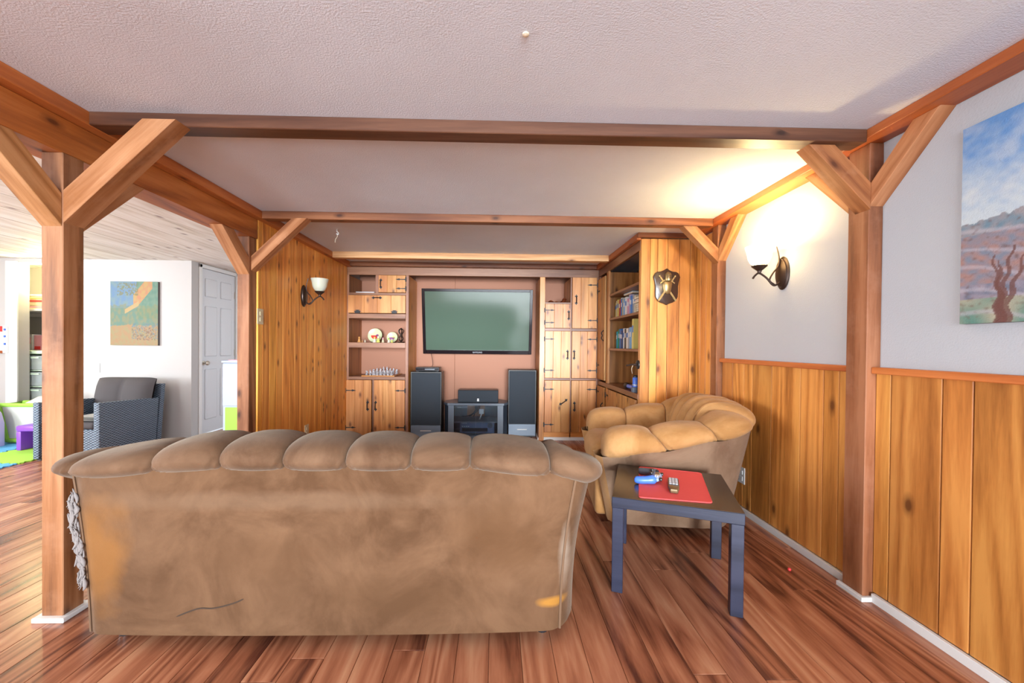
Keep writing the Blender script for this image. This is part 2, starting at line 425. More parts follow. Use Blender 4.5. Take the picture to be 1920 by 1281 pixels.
vplanks(wr, 'y', 1.745, [3.08, 3.17, 3.24, 3.33, 3.42], .04, 2.09, .02, PANEL)
vplanks(wr, 'y', 1.745, [3.42, 3.55, 3.72, 3.86, 4.04, 4.2, 4.38, 4.55, 4.7, 4.85], .04, 2.09, .02, PANELY)
struct('trim_1', bx(1.722, 1.766, -.7, 1.768, 1.045, 1.075, bev=.003), BEAMY, 'chair rail in front of the nearer wall post')
struct('trim_2', bx(1.722, 1.766, 1.876, 2.998, 1.045, 1.075, bev=.003), BEAMY, 'chair rail between the two wall posts')
struct('baseboard_right', bx(1.728, 1.745, -.7, 1.757, 0, .04, bev=.002), WHITE, 'white baseboard by the nearer wall planks')
struct('baseboard_right', bx(1.728, 1.745, 1.886, 3.0, 0, .04, bev=.002), WHITE, 'white baseboard behind the armchair')
bb = BM(); box(bb, 1.682, 1.70, 1.752, 1.89, 0, .022, bev=.002); box(bb, 1.70, 1.745, 1.752, 1.768, 0, .022, bev=.002)
struct('baseboard_right', bb, WHITE, 'white baseboard round the foot of the nearer wall post')

# left panelled wall and the wall behind the television
wl = struct('wall_left', bx(-1.93, -1.812, 3.02, 5.4, 0, CZ), PAINT, 'cedar plank wall with sconce')
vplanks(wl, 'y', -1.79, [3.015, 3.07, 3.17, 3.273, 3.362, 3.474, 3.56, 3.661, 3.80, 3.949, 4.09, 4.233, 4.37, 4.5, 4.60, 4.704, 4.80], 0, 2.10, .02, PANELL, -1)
wf = struct('wall_far', bx(-1.93, 1.9, 5.30, 5.42, 0, CZ), BOARDM, 'brown hardboard wall behind the television')
for a, b in ((-1.07, -.545), (-.541, .53)):
    obj('panel', bx(a, b, 5.285, 5.299, 0, CZ, bev=.002), BOARDM, wf, ((a+b)/2, 5.285, 1), smooth=False)

# playroom walls
wp = BM(); box(wp, -6.5, -5.69, 4.84, 4.96, 0, CZ); box(wp, -5.08, -3.66, 4.84, 4.96, 0, CZ); box(wp, -5.69, -5.08, 4.84, 4.96, 2.09, CZ)
box(wp, -6.42, -6.30, 4.961, 5.55, 0, CZ); box(wp, -5.06, -4.96, 4.961, 5.55, 0, CZ); box(wp, -6.299, -5.061, 5.45, 5.55, 0, CZ)
struct('wall_playroom', wp, PAINT, 'white playroom wall with a closet opening')
struct('trim_3', bx(-5.815, -5.68, 4.822, 4.841, 0, 2.105, bev=.003), WHITE, 'white casing beside the closet opening')
wd = BM(); box(wd, -3.78, -3.66, 4.96, 5.0, 0, CZ); box(wd, -3.78, -3.66, 5.64, 6.3, 0, CZ); box(wd, -3.78, -3.66, 5.0, 5.64, 2.09, CZ)
struct('wall_hall', wd, PAINT, 'white wall with the panelled door')
struct('wall_end', bx(-3.78, -1.93, 6.2, 6.3, 0, CZ), PAINT, 'white wall at the end of the passage')
sw = BM(); box(sw, -6.6, -6.45, -2.8, -.3, 0, CZ); box(sw, -6.6, -6.45, 2.7, 4.96, 0, CZ); box(sw, -6.6, -6.45, -.3, 2.7, 0, .7); box(sw, -6.6, -6.45, -.3, 2.7, 2.0, CZ)
struct('wall_side', sw, PAINT, 'white playroom wall with a wide window opening')
bw = BM()
for a, b, z0, z1 in ((-6.5, -5.2, 0, CZ), (-5.2, -4.0, 0, 1.2), (-5.2, -4.0, 2.0, CZ), (-4.0, -1.76, 0, CZ), (-1.76, 1.72, 2.10, CZ), (1.72, 1.88, 0, CZ)):  # unseen middle opening, widened so the added sun reaches the far end
    box(bw, a, b, -2.7, -2.58, z0, z1)
struct('wall_back', bw, PAINT, 'white wall behind the camera with window openings')

# the closet door in the passage wall
dr = sroot('door_1', 'white six panel door', (-3.68, 5.32, 0))
db = BM(); box(db, -3.70, -3.672, 5.0, 5.64, .01, 2.085)
leaf = obj('door_leaf', db, DOORWHITE, dr)
for (y0, y1) in ((5.075, 5.285), (5.355, 5.565)):
    for (z0, z1) in ((.18, .82), (.98, 1.62), (1.74, 1.97)):
        obj('door_panel', bx(-3.674, -3.660, y0, y1, z0, z1, bev=.010), DOORWHITE, leaf, smooth=False)
kn = lathe(BM(), [(0, 0), (.028, 0), (.028, .006), (.011, .012), (.011, .03), (.026, .04), (.030, .055), (.022, .068), (0, .07)], n=16, mat=Matrix.Translation((-3.67, 5.05, .90)) @ Matrix.Rotation(PI/2, 4, 'Y'))
obj('door_knob', kn, NICK, leaf)
for z in (1.82, 1.02, .25): obj('hinge', bx(-3.672, -3.664, 5.632, 5.65, z-.045, z+.045), NICK, leaf)
fr = BM(); box(fr, -3.66, -3.645, 4.955, 5.0, 0, 2.13, bev=.003); box(fr, -3.66, -3.645, 5.645, 5.70, 0, 2.13, bev=.003); box(fr, -3.66, -3.645, 4.955, 5.70, 2.09, 2.135, bev=.003)
obj('door_casing', fr, WHITE, dr)

# ------------------------------------------------------------------ timber frame
def beam(name, bm, mat, label, base): return struct(name, bm, mat, label, base)
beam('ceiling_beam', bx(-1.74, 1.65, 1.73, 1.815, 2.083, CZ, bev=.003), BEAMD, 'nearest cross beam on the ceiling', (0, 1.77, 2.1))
beam('ceiling_beam', bx(-1.74, 1.65, 2.975, 3.05, 2.083, CZ, bev=.003), BEAMX, 'middle cross beam on the ceiling', (0, 3.0, 2.1))
beam('ceiling_beam', bx(-1.74, 1.215, 4.24, 4.32, 2.075, CZ, bev=.003), PALEX, 'pale pine cross beam near the cabinets', (0, 4.28, 2.1))
beam('ceiling_beam', bx(-1.74, 1.215, 4.74, 4.80, 2.089, CZ, bev=.003), BEAMX, 'thin trim beam over the cabinets', (0, 4.77, 2.1))
beam('ceiling_beam', bx(-1.815, -1.74, -2.5, 4.80, 2.082, CZ, bev=.003), BEAMY, 'long strip beam along the open side', (-1.78, 1.5, 2.1))
beam('header_beam', bx(-1.95, -1.79, -2.5, 3.01, 1.937, 2.082, bev=.004), BEAMY, 'deep header beam over the open side', (-1.87, .5, 2.0))
beam('ceiling_beam', bx(1.65, 1.765, -2.5, 3.40, 2.10, CZ, bev=.003), BEAMY, 'long strip beam along the plastered wall', (1.7, 1, 2.1))

def brace(parent, p0, p1, w, d, mat, axis):
    """square timber from p0 to p1 (centre line), ends cut plumb/level; axis = horizontal run axis"""
    p0, p1 = Vector(p0), Vector(p1)
    if axis == 'x':
        s = 1 if p1.x > p0.x else -1
        h = w*.7072
        pts = [(p0.x, p0.z-h), (p0.x, p0.z+h), (p1.x-s*h, p1.z), (p1.x+s*h, p1.z)]
        bm = prism(BM(), pts, 'y', p0.y-d/2, p0.y+d/2, bev=.002)
    else:
        s = 1 if p1.y > p0.y else -1
        h = w*.7072
        pts = [(p0.y, p0.z-h), (p0.y, p0.z+h), (p1.y-s*h, p1.z), (p1.y+s*h, p1.z)]
        bm = prism(BM(), pts, 'x', p0.x-d/2, p0.x+d/2, bev=.002)
    o = obj('brace', bm, BRX, parent, tuple((p0+p1)/2), smooth=False)
    R = (p1-p0).to_track_quat('X', 'Z').to_matrix().to_4x4()      # the grain runs along the timber
    o.data.transform(R.inverted()); o.rotation_euler = R.to_euler()
    return o
# brace wood running at 45 degrees: grain follows the run roughly
BRX = wood('brace_fir_x', (.20, .068, .02), (.35, .14, .046), (.48, .23, .10), 'x', .5, .12, wear_sheen=.5)
BRY = wood('brace_fir_y', (.29, .09, .025), (.46, .16, .045), (.56, .23, .08), 'y', .5, .1)

def post(label, x0, x1, y0, y1, z1, base_trim=True, z0=0.0):
    r = sroot('post', label, ((x0+x1)/2, (y0+y1)/2, 0))
    obj('timber', bx(x0, x1, y0, y1, z0, z1, bev=.003), BEAMZ, r, ((x0+x1)/2, (y0+y1)/2, 1), smooth=False)
    return r
p1 = post('square timber post at the end of the sofa', -1.872, -1.785, 1.672, 1.757, 1.937)
obj('foot_block', bx(-1.893, -1.764, 1.652, 1.777, 0, .02, bev=.003), WHITE, p1)
brace(p1, (-1.785, 1.715, 1.715), (-1.40, 1.715, 2.083), .095, .085, BRX, 'x')
brace(p1, (-1.83, 1.672, 1.70), (-1.83, 1.44, 1.937), .095, .085, BRY, 'y')
brace(p1, (-1.83, 1.757, 1.70), (-1.83, 1.99, 1.937), .095, .085, BRY, 'y')
p2 = post('square timber post at the near end of the plank wall', -1.885, -1.80, 2.925, 3.01, 1.937)
brace(p2, (-1.80, 2.985, 1.745), (-1.45, 2.985, 2.083), .075, .075, BRX, 'x')
brace(p2, (-1.843, 2.925, 1.72), (-1.843, 2.70, 1.937), .085, .085, BRY, 'y')
p3 = post('nearer timber post on the plastered wall', 1.70, 1.767, 1.768, 1.876, 2.10)
brace(p3, (1.70, 1.80, 1.855), (1.47, 1.80, 2.083), .085, .08, BRX, 'x')
brace(p3, (1.735, 1.768, 1.86), (1.735, 1.535, 2.10), .07, .07, BRY, 'y')
brace(p3, (1.735, 1.876, 1.86), (1.735, 2.10, 2.10), .07, .07, BRY, 'y')
p4 = post('farther timber post on the plastered wall, beside the shield', 1.70, 1.767, 2.998, 3.08, 2.10)
brace(p4, (1.70, 3.02, 1.86), (1.475, 3.02, 2.083), .075, .07, BRX, 'x')
brace(p4, (1.735, 2.998, 1.87), (1.735, 2.80, 2.10), .065, .065, BRY, 'y')

# ------------------------------------------------------------------ cabinet hardware
def strap_hinge(parent, x, z, y, length, dirn):
    """flat strap hinge on a y-plane door; pin at x, pointing dirn (+1/-1)"""
    bm = BM()
    pts = [(0, -.006), (length*.55, -.0045), (length*.62, -.012), (length, 0), (length*.62, .012), (length*.55, .0045), (0, .006)]
    prism(bm, [(x+dirn*a, z+b) for a, b in pts], 'y', y-.004, y)
    box(bm, x-.007, x+.007, y-.008, y, z-.028, z+.028, bev=.002)
    return obj('hinge', bm, BLACKM, parent)
def pull(parent, x, z, y, vertical=True, ang=0.0, L=.13):
    bm = BM()
    for s in (-1, 1):
        prism(bm, [(s*L*.25, -.012), (s*L*.33, -.018), (s*L*.40, -.008), (s*L*.5, 0), (s*L*.40, .008), (s*L*.33, .018), (s*L*.25, .012)], 'y', -.004, 0)
    tube(bm, [(-L*.3, -.002, 0), (-L*.24, -.022, 0), (0, -.027, 0), (L*.24, -.022, 0), (L*.3, -.002, 0)], .006, 6)
    a = (PI/2 if vertical else 0)+ang
    xform(bm, Matrix.Translation((x, y, z)) @ Matrix.Rotation(-a, 4, 'Y'))
    return obj('handle', bm, BLACKM, parent)
def door(parent, x0, x1, z0, z1, y, nplank=3, mat=None, hinge=None, handle=None, name='door', hz=None, ang=0.0, knz=None):
    mat = mat or DOORW
    g = bpy.data.objects.new(name, None); COL.objects.link(g); g.parent = parent; g['_b'] = parent.get('_b', (0, 0, 0)); g.location = (0, 0, 0)
    js = [x0]+[x0+(x1-x0)*(i+random.uniform(-.12, .12))/nplank for i in range(1, nplank)]+[x1]
    for a, b in zip(js, js[1:]):
        obj('plank', bx(a+.0006, b-.0006, y, y+.018, z0, z1, bev=.002), mat, g, ((a+b)/2, y, (z0+z1)/2), smooth=False)
    if hinge:
        d = -1 if hinge == 'r' else 1; hx = x1+.004 if hinge == 'r' else x0-.004
        for z in hz or (z0+.13*(z1-z0), z1-.13*(z1-z0)): strap_hinge(g, hx, z, y-.001, min(.125, (x1-x0)*.42), d)
    if handle: pull(g, handle[0], handle[1], y-.001, ang=ang)
    return g

# ------------------------------------------------------------------ left cabinet
CY = 4.80
struct('trim_4', bx(-1.79, 1.255, 4.80, 4.83, 1.992, 2.089, bev=.003), BROWN, 'dark header board across the cabinets', (0, 4.8, 2.04))
lc = thing('wall_cabinet', 'built-in pine cabinet with open shelves, plates and two lower doors beside the cedar wall', 'cabinet', (-1.42, 4.8, 0))
def fpart(name, x0, x1, y0, y1, z0, z1, mat, parent, bev=.002): return obj(name, bx(x0, x1, y0, y1, z0, z1, bev=bev), mat, parent, smooth=False)
fpart('stile', -1.79, -1.766, 4.795, 4.825, 0, 1.992, BROWNZ, lc); fpart('stile', -1.087, -1.052, 4.795, 4.825, 0, 1.992, BROWNZ, lc)
fpart('side_panel', -1.79, -1.772, 4.826, 5.28, 0, 1.99, wood('orange_brown_side', (.22, .075, .02), (.34, .12, .03), (.42, .17, .05), 'z', .4), lc); fpart('side_panel', -1.075, -1.052, 4.826, 5.284, 0, 1.99, PANEL, lc)
fpart('back_panel', -1.772, -1.075, 5.262, 5.28, 0, 1.99, BOARDM, lc)
fpart('rail', -1.766, -1.087, 4.797, 4.825, 1.748, 1.778, BROWN, lc); fpart('shelf', -1.771, -1.076, 4.826, 5.261, 1.755, 1.775, BROWN, lc)
fpart('mullion', -1.453, -1.415, 4.797, 4.825, 1.778, 1.992, BROWNZ, lc); fpart('divider', -1.445, -1.425, 4.826, 5.261, 1.776, 1.99, BROWNZ, lc)
fpart('shelf', -1.766, -1.088, 4.79, 5.261, 1.468, 1.524, BROWN, lc); fpart('shelf', -1.766, -1.088, 4.79, 5.261, 1.115, 1.177, BROWN, lc)
fpart('counter', -1.766, -1.088, 4.79, 5.261, .729, .766, BROWN, lc); fpart('mullion', -1.484, -1.459, 4.797, 4.825, .06, .728, BROWNZ, lc)
fpart('rail', -1.766, -1.088, 4.797, 4.825, 0, .058, BROWN, lc); fpart('shelf_base', -1.771, -1.076, 4.83, 5.261, .03, .05, BROWN, lc)
door(lc, -1.413, -1.090, 1.782, 1.988, 4.785, 3, hinge='r', handle=(-1.385, 1.885), hz=(1.83, 1.94))
df = door(lc, -1.776, -1.089, 1.532, 1.745, 4.783, 4, name='drop_front')
pull(df, -1.43, 1.715, 4.782, False, L=.13)
for hx in (-1.66, -1.22):
    hb = BM()
    for s in (1,): prism(hb, [(hx-.04, 1.545), (hx+.04, 1.545), (hx+.035, 1.555), (hx+.012, 1.56), (hx+.035, 1.568), (hx-.035, 1.568), (hx-.012, 1.56), (hx-.035, 1.555)], 'y', 4.776, 4.782)
    box(hb, hx-.03, hx+.03, 4.772, 4.782, 1.527, 1.546, bev=.002); obj('hinge', hb, BLACKM, df)
door(lc, -1.788, -1.487, .062, .725, 4.777, 3, hinge='l', handle=(-1.53, .415), hz=(.155, .60))
door(lc, -1.457, -1.089, .062, .725, 4.777, 3, hinge='r', handle=(-1.435, .415), hz=(.155, .60))

# things in the cabinet
def plate(x, z, r, label, colours):
    y = 5.13
    p = thing('plate', label, 'plate', (x, y, z), 'decorative plates in the left cabinet'); local(p)
    tilt = Matrix.Translation((0, 0, r*.98)) @ Matrix.Rotation(math.radians(78), 4, 'X')
    bm = lathe(BM(), [(0, -.004), (r*.6, -.006), (r, .010), (r*.99, .015), (r*.62, 0.002), (0, 0.002)], n=28); xform(bm, tilt); obj('dish', bm, colours[0], p)
    bm = lathe(BM(), [(r*.97, .0135), (r*1.0, .017), (r*1.005, .012)], n=28); xform(bm, tilt); obj('rim', bm, BROWN, p)
    bm = prism(BM(), [(r*.52*math.cos(a)-r*.05, r*.52*math.sin(a)+r*.02) for a in [PI+PI*i/10 for i in range(11)]], 'z', .002, .005); xform(bm, tilt); obj('painted_fruit', bm, colours[1], p)
    bm = prism(BM(), [(r*.3+r*.2*math.cos(a), r*.2*math.sin(a)) for a in [2*PI*i/10 for i in range(10)]], 'z', .002, .005); xform(bm, tilt); obj('painted_fruit', bm, colours[2], p)
    st = BM(); box(st, -r*.5, r*.5, -.045, .03, 0, .008); obj('stand', st, BLACKM, p)
PLG = plain('pale_green_glaze', (.56, .60, .36), .25); PLR = plain('watermelon_red', (.60, .04, .03), .3); PLP = plain('grape_purple', (.30, .10, .25), .3); PLY = plain('pear_yellow', (.62, .60, .15), .3)
plate(-1.552, 1.177, .093, 'larger decorative plate with a red melon slice on a stand', (PLG, PLR, PLP))
plate(-1.333, 1.177, .07, 'smaller decorative plate with purple grapes on a stand', (PLG, PLP, PLY))
def figurine(x, y, z, h, mat, label, mat2=None):
    f = thing('figurine', label, 'figurine', (x, y, z), 'figurines beside the plates'); local(f)
    obj('body', lathe(BM(), [(0, 0), (h*.26, 0), (h*.30, h*.08), (h*.16, h*.4), (h*.2, h*.55), (h*.09, h*.66), (0, h*.68)], n=14), mat, f)
    obj('head', lathe(BM(), [(0, h*.62), (h*.12, h*.67), (h*.17, h*.8), (h*.10, h*.95), (0, h)], n=14), mat2 or mat, f)
figurine(-1.695, 4.95, 1.177, .075, GOLDW, 'honey coloured figurine standing at the end of the plate shelf')
figurine(-1.655, 4.94, 1.177, .03, GOLDW, 'low honey coloured figurine lying next to the taller one')
figurine(-1.62, 4.94, 1.177, .036, CREAM, 'tiny cream figurine left of the larger plate')
figurine(-1.50, 4.93, 1.177, .075, CREAM, 'cream bird figurine in front of the larger plate', PLY)
figurine(-1.46, 4.95, 1.177, .085, PLY, 'yellow figurine at the edge of the larger plate', CREAM)
figurine(-1.405, 4.96, 1.177, .065, IVORY, 'ivory figurine between the two plates', PINK)
figurine(-1.325, 4.93, 1.177, .06, CREAM, 'small cream figurine in front of the smaller plate', GREEN)
figurine(-1.285, 4.93, 1.177, .05, PLY, 'small greenish figurine right of the smaller plate', CREAM)
tr = thing('ornament', 'dark bronze openwork ornament at the right end of the plate shelf', 'ornament', (-1.19, 5.0, 1.177)); local(tr)
bm = BM()
for a in range(5):
    q = 2*PI*a/5; tube(bm, smoothpath([(0, 0, .01), (.03*math.cos(q), .03*math.sin(q), .05), (.012*math.cos(q), .012*math.sin(q), .10), (.035*math.cos(q), .035*math.sin(q), .15), (0, 0, .185)], 4), .005, 6)
obj('scrollwork', bm, BRONZE, tr); obj('foot', lathe(BM(), [(0, 0), (.045, 0), (.04, .012), (0, .016)], n=16), BRONZE, tr)
bd = thing('chessboard', 'flat wooden chessboard under the glass chess pieces', 'board', (-1.42, 4.98, .766)); local(bd)
obj('board', bx(-.20, .20, -.17, .19, 0, .012, bev=.002), BRASS if False else PANELX, bd)
sq = BM()
for i in range(8):
    for j in range(8):
        if (i+j) % 2: box(sq, -.17+.0425*i, -.17+.0425*(i+1), -.15+.04*j, -.15+.04*(j+1), .012, .0135)
obj('dark_square', sq, BROWN, bd)['kind'] = 'stuff'
ORD = 'first second third fourth fifth sixth seventh eighth ninth tenth eleventh twelfth thirteenth fourteenth fifteenth sixteenth'.split()
PROF = {'pawn': [(0, 0), (.012, 0), (.012, .006), (.006, .014), (.005, .026), (.009, .03), (.008, .04), (0, .044)],
        'rook': [(0, 0), (.014, 0), (.014, .007), (.009, .014), (.008, .04), (.012, .044), (.012, .055), (0, .055)],
        'bishop': [(0, 0), (.014, 0), (.014, .007), (.007, .016), (.006, .042), (.010, .047), (.009, .058), (.003, .068), (0, .07)],
        'king': [(0, 0), (.015, 0), (.015, .008), (.008, .018), (.007, .052), (.012, .058), (.013, .07), (.004, .076), (.004, .088), (0, .09)]}
protos = {}
for mat, nm, row0, pawns in ((CHESSG, 'clear', 0, 1), (CHESSF, 'frosted', 7, 6)):
    for j, kinds in ((row0, ['rook', 'bishop', 'bishop', 'king', 'king', 'bishop', 'bishop', 'rook']), (pawns, ['pawn']*8)):
        for i, k in enumerate(kinds):
            key = (nm, k); pos = (-1.42-.149+.0425*i, 4.98-.13+.04*j, .7796)
            if key not in protos:
                o = obj('chess_piece', lathe(BM(), PROF[k], n=12), mat); protos[key] = o
            else:
                o = protos[key].copy(); COL.objects.link(o)
            o.location = pos
            tag(o, '%s glass %s, %s from the left in the %s row of the chess set' % (nm, {'rook': 'rook', 'bishop': 'bishop', 'king': 'king', 'pawn': 'pawn'}[k], ORD[i], {0: 'front', 1: 'second', 6: 'third', 7: 'rear'}[j]), 'chess piece', '%s chess row %d' % (nm, j))
mg = thing('magazine', 'thin white magazine lying in the open cubby of the left cabinet', 'magazine', (-1.59, 4.9, 1.7755)); local(mg)
obj('pages', bx(-.10, .12, -.09, .12, 0, .012, bev=.002), WHITE, mg); obj('cover', bx(-.105, .12, -.092, .12, .0122, .0136), BLUEG, mg)

# ------------------------------------------------------------------ right cabinet
rc = thing('wall_cabinet', 'tall built-in pine cabinet with seven doors right of the television', 'cabinet', (.88, 4.8, 0))
fpart('stile', .535, .598, 4.795, 4.825, 0, 1.992, PANEL, rc); fpart('stile', 1.230, 1.254, 4.795, 4.825, .04, 1.992, BROWNZ, rc)
fpart('side_panel', .535, .552, 4.826, 5.284, 0, 1.99, PANEL, rc); fpart('side_panel', 1.232, 1.250, 4.826, 5.28, 0, 1.99, BROWNZ, rc)
fpart('back_panel', .552, 1.232, 5.262, 5.28, 0, 1.99, BOARDM, rc)
fpart('mullion', .909, .926, 4.797, 4.825, .04, 1.992, BROWNZ, rc)
for z0, z1 in ((1.668, 1.688), (1.338, 1.372), (.738, .764)): fpart('rail', .598, .909, 4.797, 4.825, z0, z1, BROWN, rc)
for z0, z1 in ((1.338, 1.372), (.738, .764)): fpart('rail', .926, 1.230, 4.797, 4.825, z0, z1, BROWN, rc)
fpart('shelf', .553, 1.231, 4.826, 5.261, 1.668, 1.684, BROWN, rc); fpart('divider', .909, .924, 4.826, 5.261, 1.685, 1.99, PANEL, rc)
fpart('rail', .598, 1.230, 4.797, 4.825, .042, .104, PANELX, rc)
fpart('toe_board', .56, 1.25, 4.80, 4.83, 0, .041, WHITE, rc)
fpart('toe_board', .522, .5345, 4.80, 5.28, 0, .035, WHITE, rc)
door(rc, .600, .908, 1.374, 1.666, 4.778, 3, hinge='l', handle=(.885, 1.53), hz=(1.44, 1.59))
door(rc, .928, 1.229, 1.374, 1.990, 4.778, 3, hinge='r', handle=(.975, 1.72), hz=(1.47, 1.90))
door(rc, .600, .908, .767, 1.336, 4.778, 3, hinge='l', handle=(.875, 1.05), hz=(.86, 1.24))
door(rc, .928, 1.229, .767, 1.336, 4.778, 3, hinge='r', handle=(.955, 1.05), hz=(.86, 1.24))
door(rc, .600, .908, .107, .736, 4.778, 3, hinge='l', handle=(.83, .475), hz=(.20, .63), ang=-.95)
door(rc, .928, 1.229, .107, .736, 4.778, 3, hinge='r', handle=(.965, .42), hz=(.20, .63))
cl = BM()
grid(cl, [[(.64+.24*i/10, 4.86+.2*j/6, 1.6845+.012+.028*math.sin(i*.9)*math.sin(j*1.1+.5)*(1 if 0 < j < 6 else .3)+(.03 if i > 7 else 0)) for i in range(11)] for j in range(7)])
bmesh.ops.solidify(cl, geom=cl.faces[:], thickness=.01)
tag(obj('folded_cloth', cl, ORANGE, None, (.76, 4.95, 1.684)), 'crumpled orange cloth in the open cubby of the right cabinet', 'cloth')

# ------------------------------------------------------------------ bookcase along the right wall, end panel facing the room
bk = thing('bookcase', 'built-in cedar bookcase with open shelves and lower doors next to the shield panel', 'bookcase', (1.5, 4.1, 0))
def fb(name, x0, x1, y0, y1, z0, z1, mat, parent=bk): return obj(name, bx(x0, x1, y0, y1, z0, z1, bev=.002), mat, parent, smooth=False)
fb('stile', 1.255, 1.278, 3.422, 3.45, 0, 2.0, PANEL); fb('stile', 1.255, 1.278, 4.385, 4.455, 0, 2.0, PANELY); fb('stile', 1.255, 1.278, 4.775, 4.79, 0, 2.0, BROWNZ)
BROWNY = wood('dark_stained_y', (.15, .05, .024), (.24, .092, .042), (.32, .14, .07), 'y', .35)
fb('header', 1.252, 1.280, 3.422, 4.79, 2.0, 2.082, BROWNY)
fb('counter', 1.245, 1.744, 3.423, 4.79, .695, .742, BROWNY)
for z in (1.712, 1.447, 1.112): fb('shelf', 1.268, 1.744, 3.44, 4.45, z, z+.024, BROWNY)
fb('divider', 1.279, 1.744, 4.455, 4.475, .743, 2.0, PANELY)
fb('base_rail', 1.258, 1.280, 3.45, 4.775, 0, .10, BROWNY)
fb('bottom_board', 1.28, 1.744, 3.44, 4.79, .08, .099, BROWNY)
ep = bpy.data.objects.new('end_panel', None); COL.objects.link(ep); ep.parent = bk; ep['_b'] = bk['_b']
for a, b in zip([1.255, 1.335, 1.401, 1.490, 1.593, 1.687, 1.744], [1.335, 1.401, 1.490, 1.593, 1.687, 1.744]):
    obj('plank', bx(a+.0015, b-.0015, 3.40, 3.42, 0, 2.095, bev=.0025), PANEL, ep, ((a+b)/2, 3.4, 1), smooth=False)
mo = BM(); box(mo, 1.215, 1.744, 3.365, 3.40, 2.10, CZ-.001, bev=.003); obj('crown', mo, BEAMX, bk)
mo = BM(); box(mo, 1.215, 1.255, 3.40, 4.80, 2.084, CZ-.001, bev=.003); obj('crown', mo, BEAMY, bk)
def side_door(y0, y1, z0, z1, n, hinge, handle=None):
    g = bpy.data.objects.new('door', None); COL.objects.link(g); g.parent = bk; g['_b'] = bk['_b']
    for i in range(n):
        a, b = y0+(y1-y0)*i/n, y0+(y1-y0)*(i+1)/n
        obj('plank', bx(1.237, 1.2545, a+.001, b-.001, z0, z1, bev=.002), PANELY, g, (1.25, (a+b)/2, (z0+z1)/2), smooth=False)
    R = Matrix.Translation((1.236, 0, 0))
    for z in (z0+.14*(z1-z0), z1-.12*(z1-z0)):
        L = .11; d = -1 if hinge == 'far' else 1; yy = y1+.004 if hinge == 'far' else y0-.004
        bm = prism(BM(), [(yy+d*a, z+b) for a, b in [(0, -.006), (L*.55, -.0045), (L*.62, -.012), (L, 0), (L*.62, .012), (L*.55, .0045), (0, .006)]], 'x', 1.232, 1.236)
        box(bm, 1.229, 1.237, yy-.007, yy+.007, z-.028, z+.028); obj('hinge', bm, BLACKM, g)
    if handle:
        bm = tube(BM(), smoothpath([(1.235, handle[0], handle[1]-.06), (1.212, handle[0], handle[1]-.03), (1.222, handle[0], handle[1]), (1.212, handle[0], handle[1]+.03), (1.235, handle[0], handle[1]+.06)], 4), .006, 6); obj('handle', bm, BLACKM, g)
side_door(4.462, 4.772, .765, 1.96, 2, 'far', (4.50, 1.28)); side_door(4.462, 4.772, .11, .685, 2, 'far', (4.50, .45))
side_door(3.92, 4.382, .11, .685, 3, 'far'); side_door(3.455, 3.905, .11, .685, 3, 'near')

cols = {'yellow': (.72, .58, .16), 'blue': (.07, .22, .55), 'white': (.78, .78, .76), 'red': (.50, .06, .05), 'teal': (.05, .33, .38), 'green': (.07, .34, .13), 'cream': (.70, .60, .40), 'navy': (.03, .06, .18), 'pink': (.66, .30, .40), 'grey': (.36, .38, .42), 'lilac': (.42, .38, .62), 'sky blue': (.20, .45, .72), 'black': (.03, .03, .035)}
BMAT = {k: plain('book_cover_'+k.replace(' ', '_'), c, .5) for k, c in cols.items()}
ORD = 'first second third fourth fifth sixth seventh eighth ninth tenth eleventh twelfth thirteenth fourteenth fifteenth sixteenth'.split()
def book(x, y0, y1, z, h, d, colour, label, group):
    b = thing('book', label, 'book', (x, (y0+y1)/2, z), group); local(b); t = (y1-y0)/2-.0008
    bm = BM(); box(bm, 0, .003, -t, t, 0, h, bev=.001); box(bm, .003, d, -t, -t+.002, 0, h); box(bm, .003, d, t-.002, t, 0, h); obj('cover', bm, BMAT[colour], b)
    obj('pages', bx(.003, d-.004, -t+.0021, t-.0021, .003, h-.003), CREAM, b)
    obj('spine_label', bx(-.0008, -.0001, -t*.7, t*.7, h*.55, h*.78), BMAT['white' if colour not in ('white', 'cream', 'yellow') else 'blue'], b)
for z, seq, y, hs, shelf in ((1.4715, ['yellow', 'cream', 'yellow', 'red', 'white', 'blue', 'yellow', 'sky blue', 'white', 'pink', 'lilac', 'blue', 'grey', 'cream'], 4.40, (.175, .215), 'upper'),
                      (1.1365, ['teal', 'green', 'blue', 'blue', 'navy', 'white', 'black', 'cream', 'white', 'grey', 'sky blue', 'white', 'green', 'green'], 4.36, (.185, .215), 'lower')):
    for i, c in enumerate(seq):
        w = random.uniform(.034, .056); h = random.uniform(*hs)
        book(random.uniform(1.335, 1.35), y-w, y, z, h, .16, c, '%s book, %s from the far end of the %s book shelf' % (c, ORD[i], shelf), 'books on the %s bookcase shelf' % shelf)
        y -= w
    if shelf == 'lower': book(1.30, y-.05, y-.004, z, .285, .2, 'yellow', 'tall yellow green book at the near end of the lower shelf', 'books on the lower bookcase shelf')
    else:
        for k in range(8):
            m = thing('magazine', 'magazine in the flat pile on the upper bookcase shelf, %s from the bottom' % ORD[k], 'magazine', (1.42, 3.60, z+k*.019), 'magazines piled on the upper shelf'); local(m)
            c = ['cream', 'grey', 'red', 'white', 'cream', 'pink', 'navy', 'cream'][k]; dx = random.uniform(-.02, .02)
            obj('pages', bx(-.10+dx, .12+dx, -.10, .12, .002, .017), CREAM, m); obj('cover', bx(-.102+dx, .121+dx, -.102, .122, .0172, .0186), BMAT[c], m)
lid = bpy.data.objects
flat = thing('book', 'blue book lying flat on top of the upper shelf row', 'book', (1.345, 4.02, 1.688), 'books on the upper bookcase shelf'); local(flat)
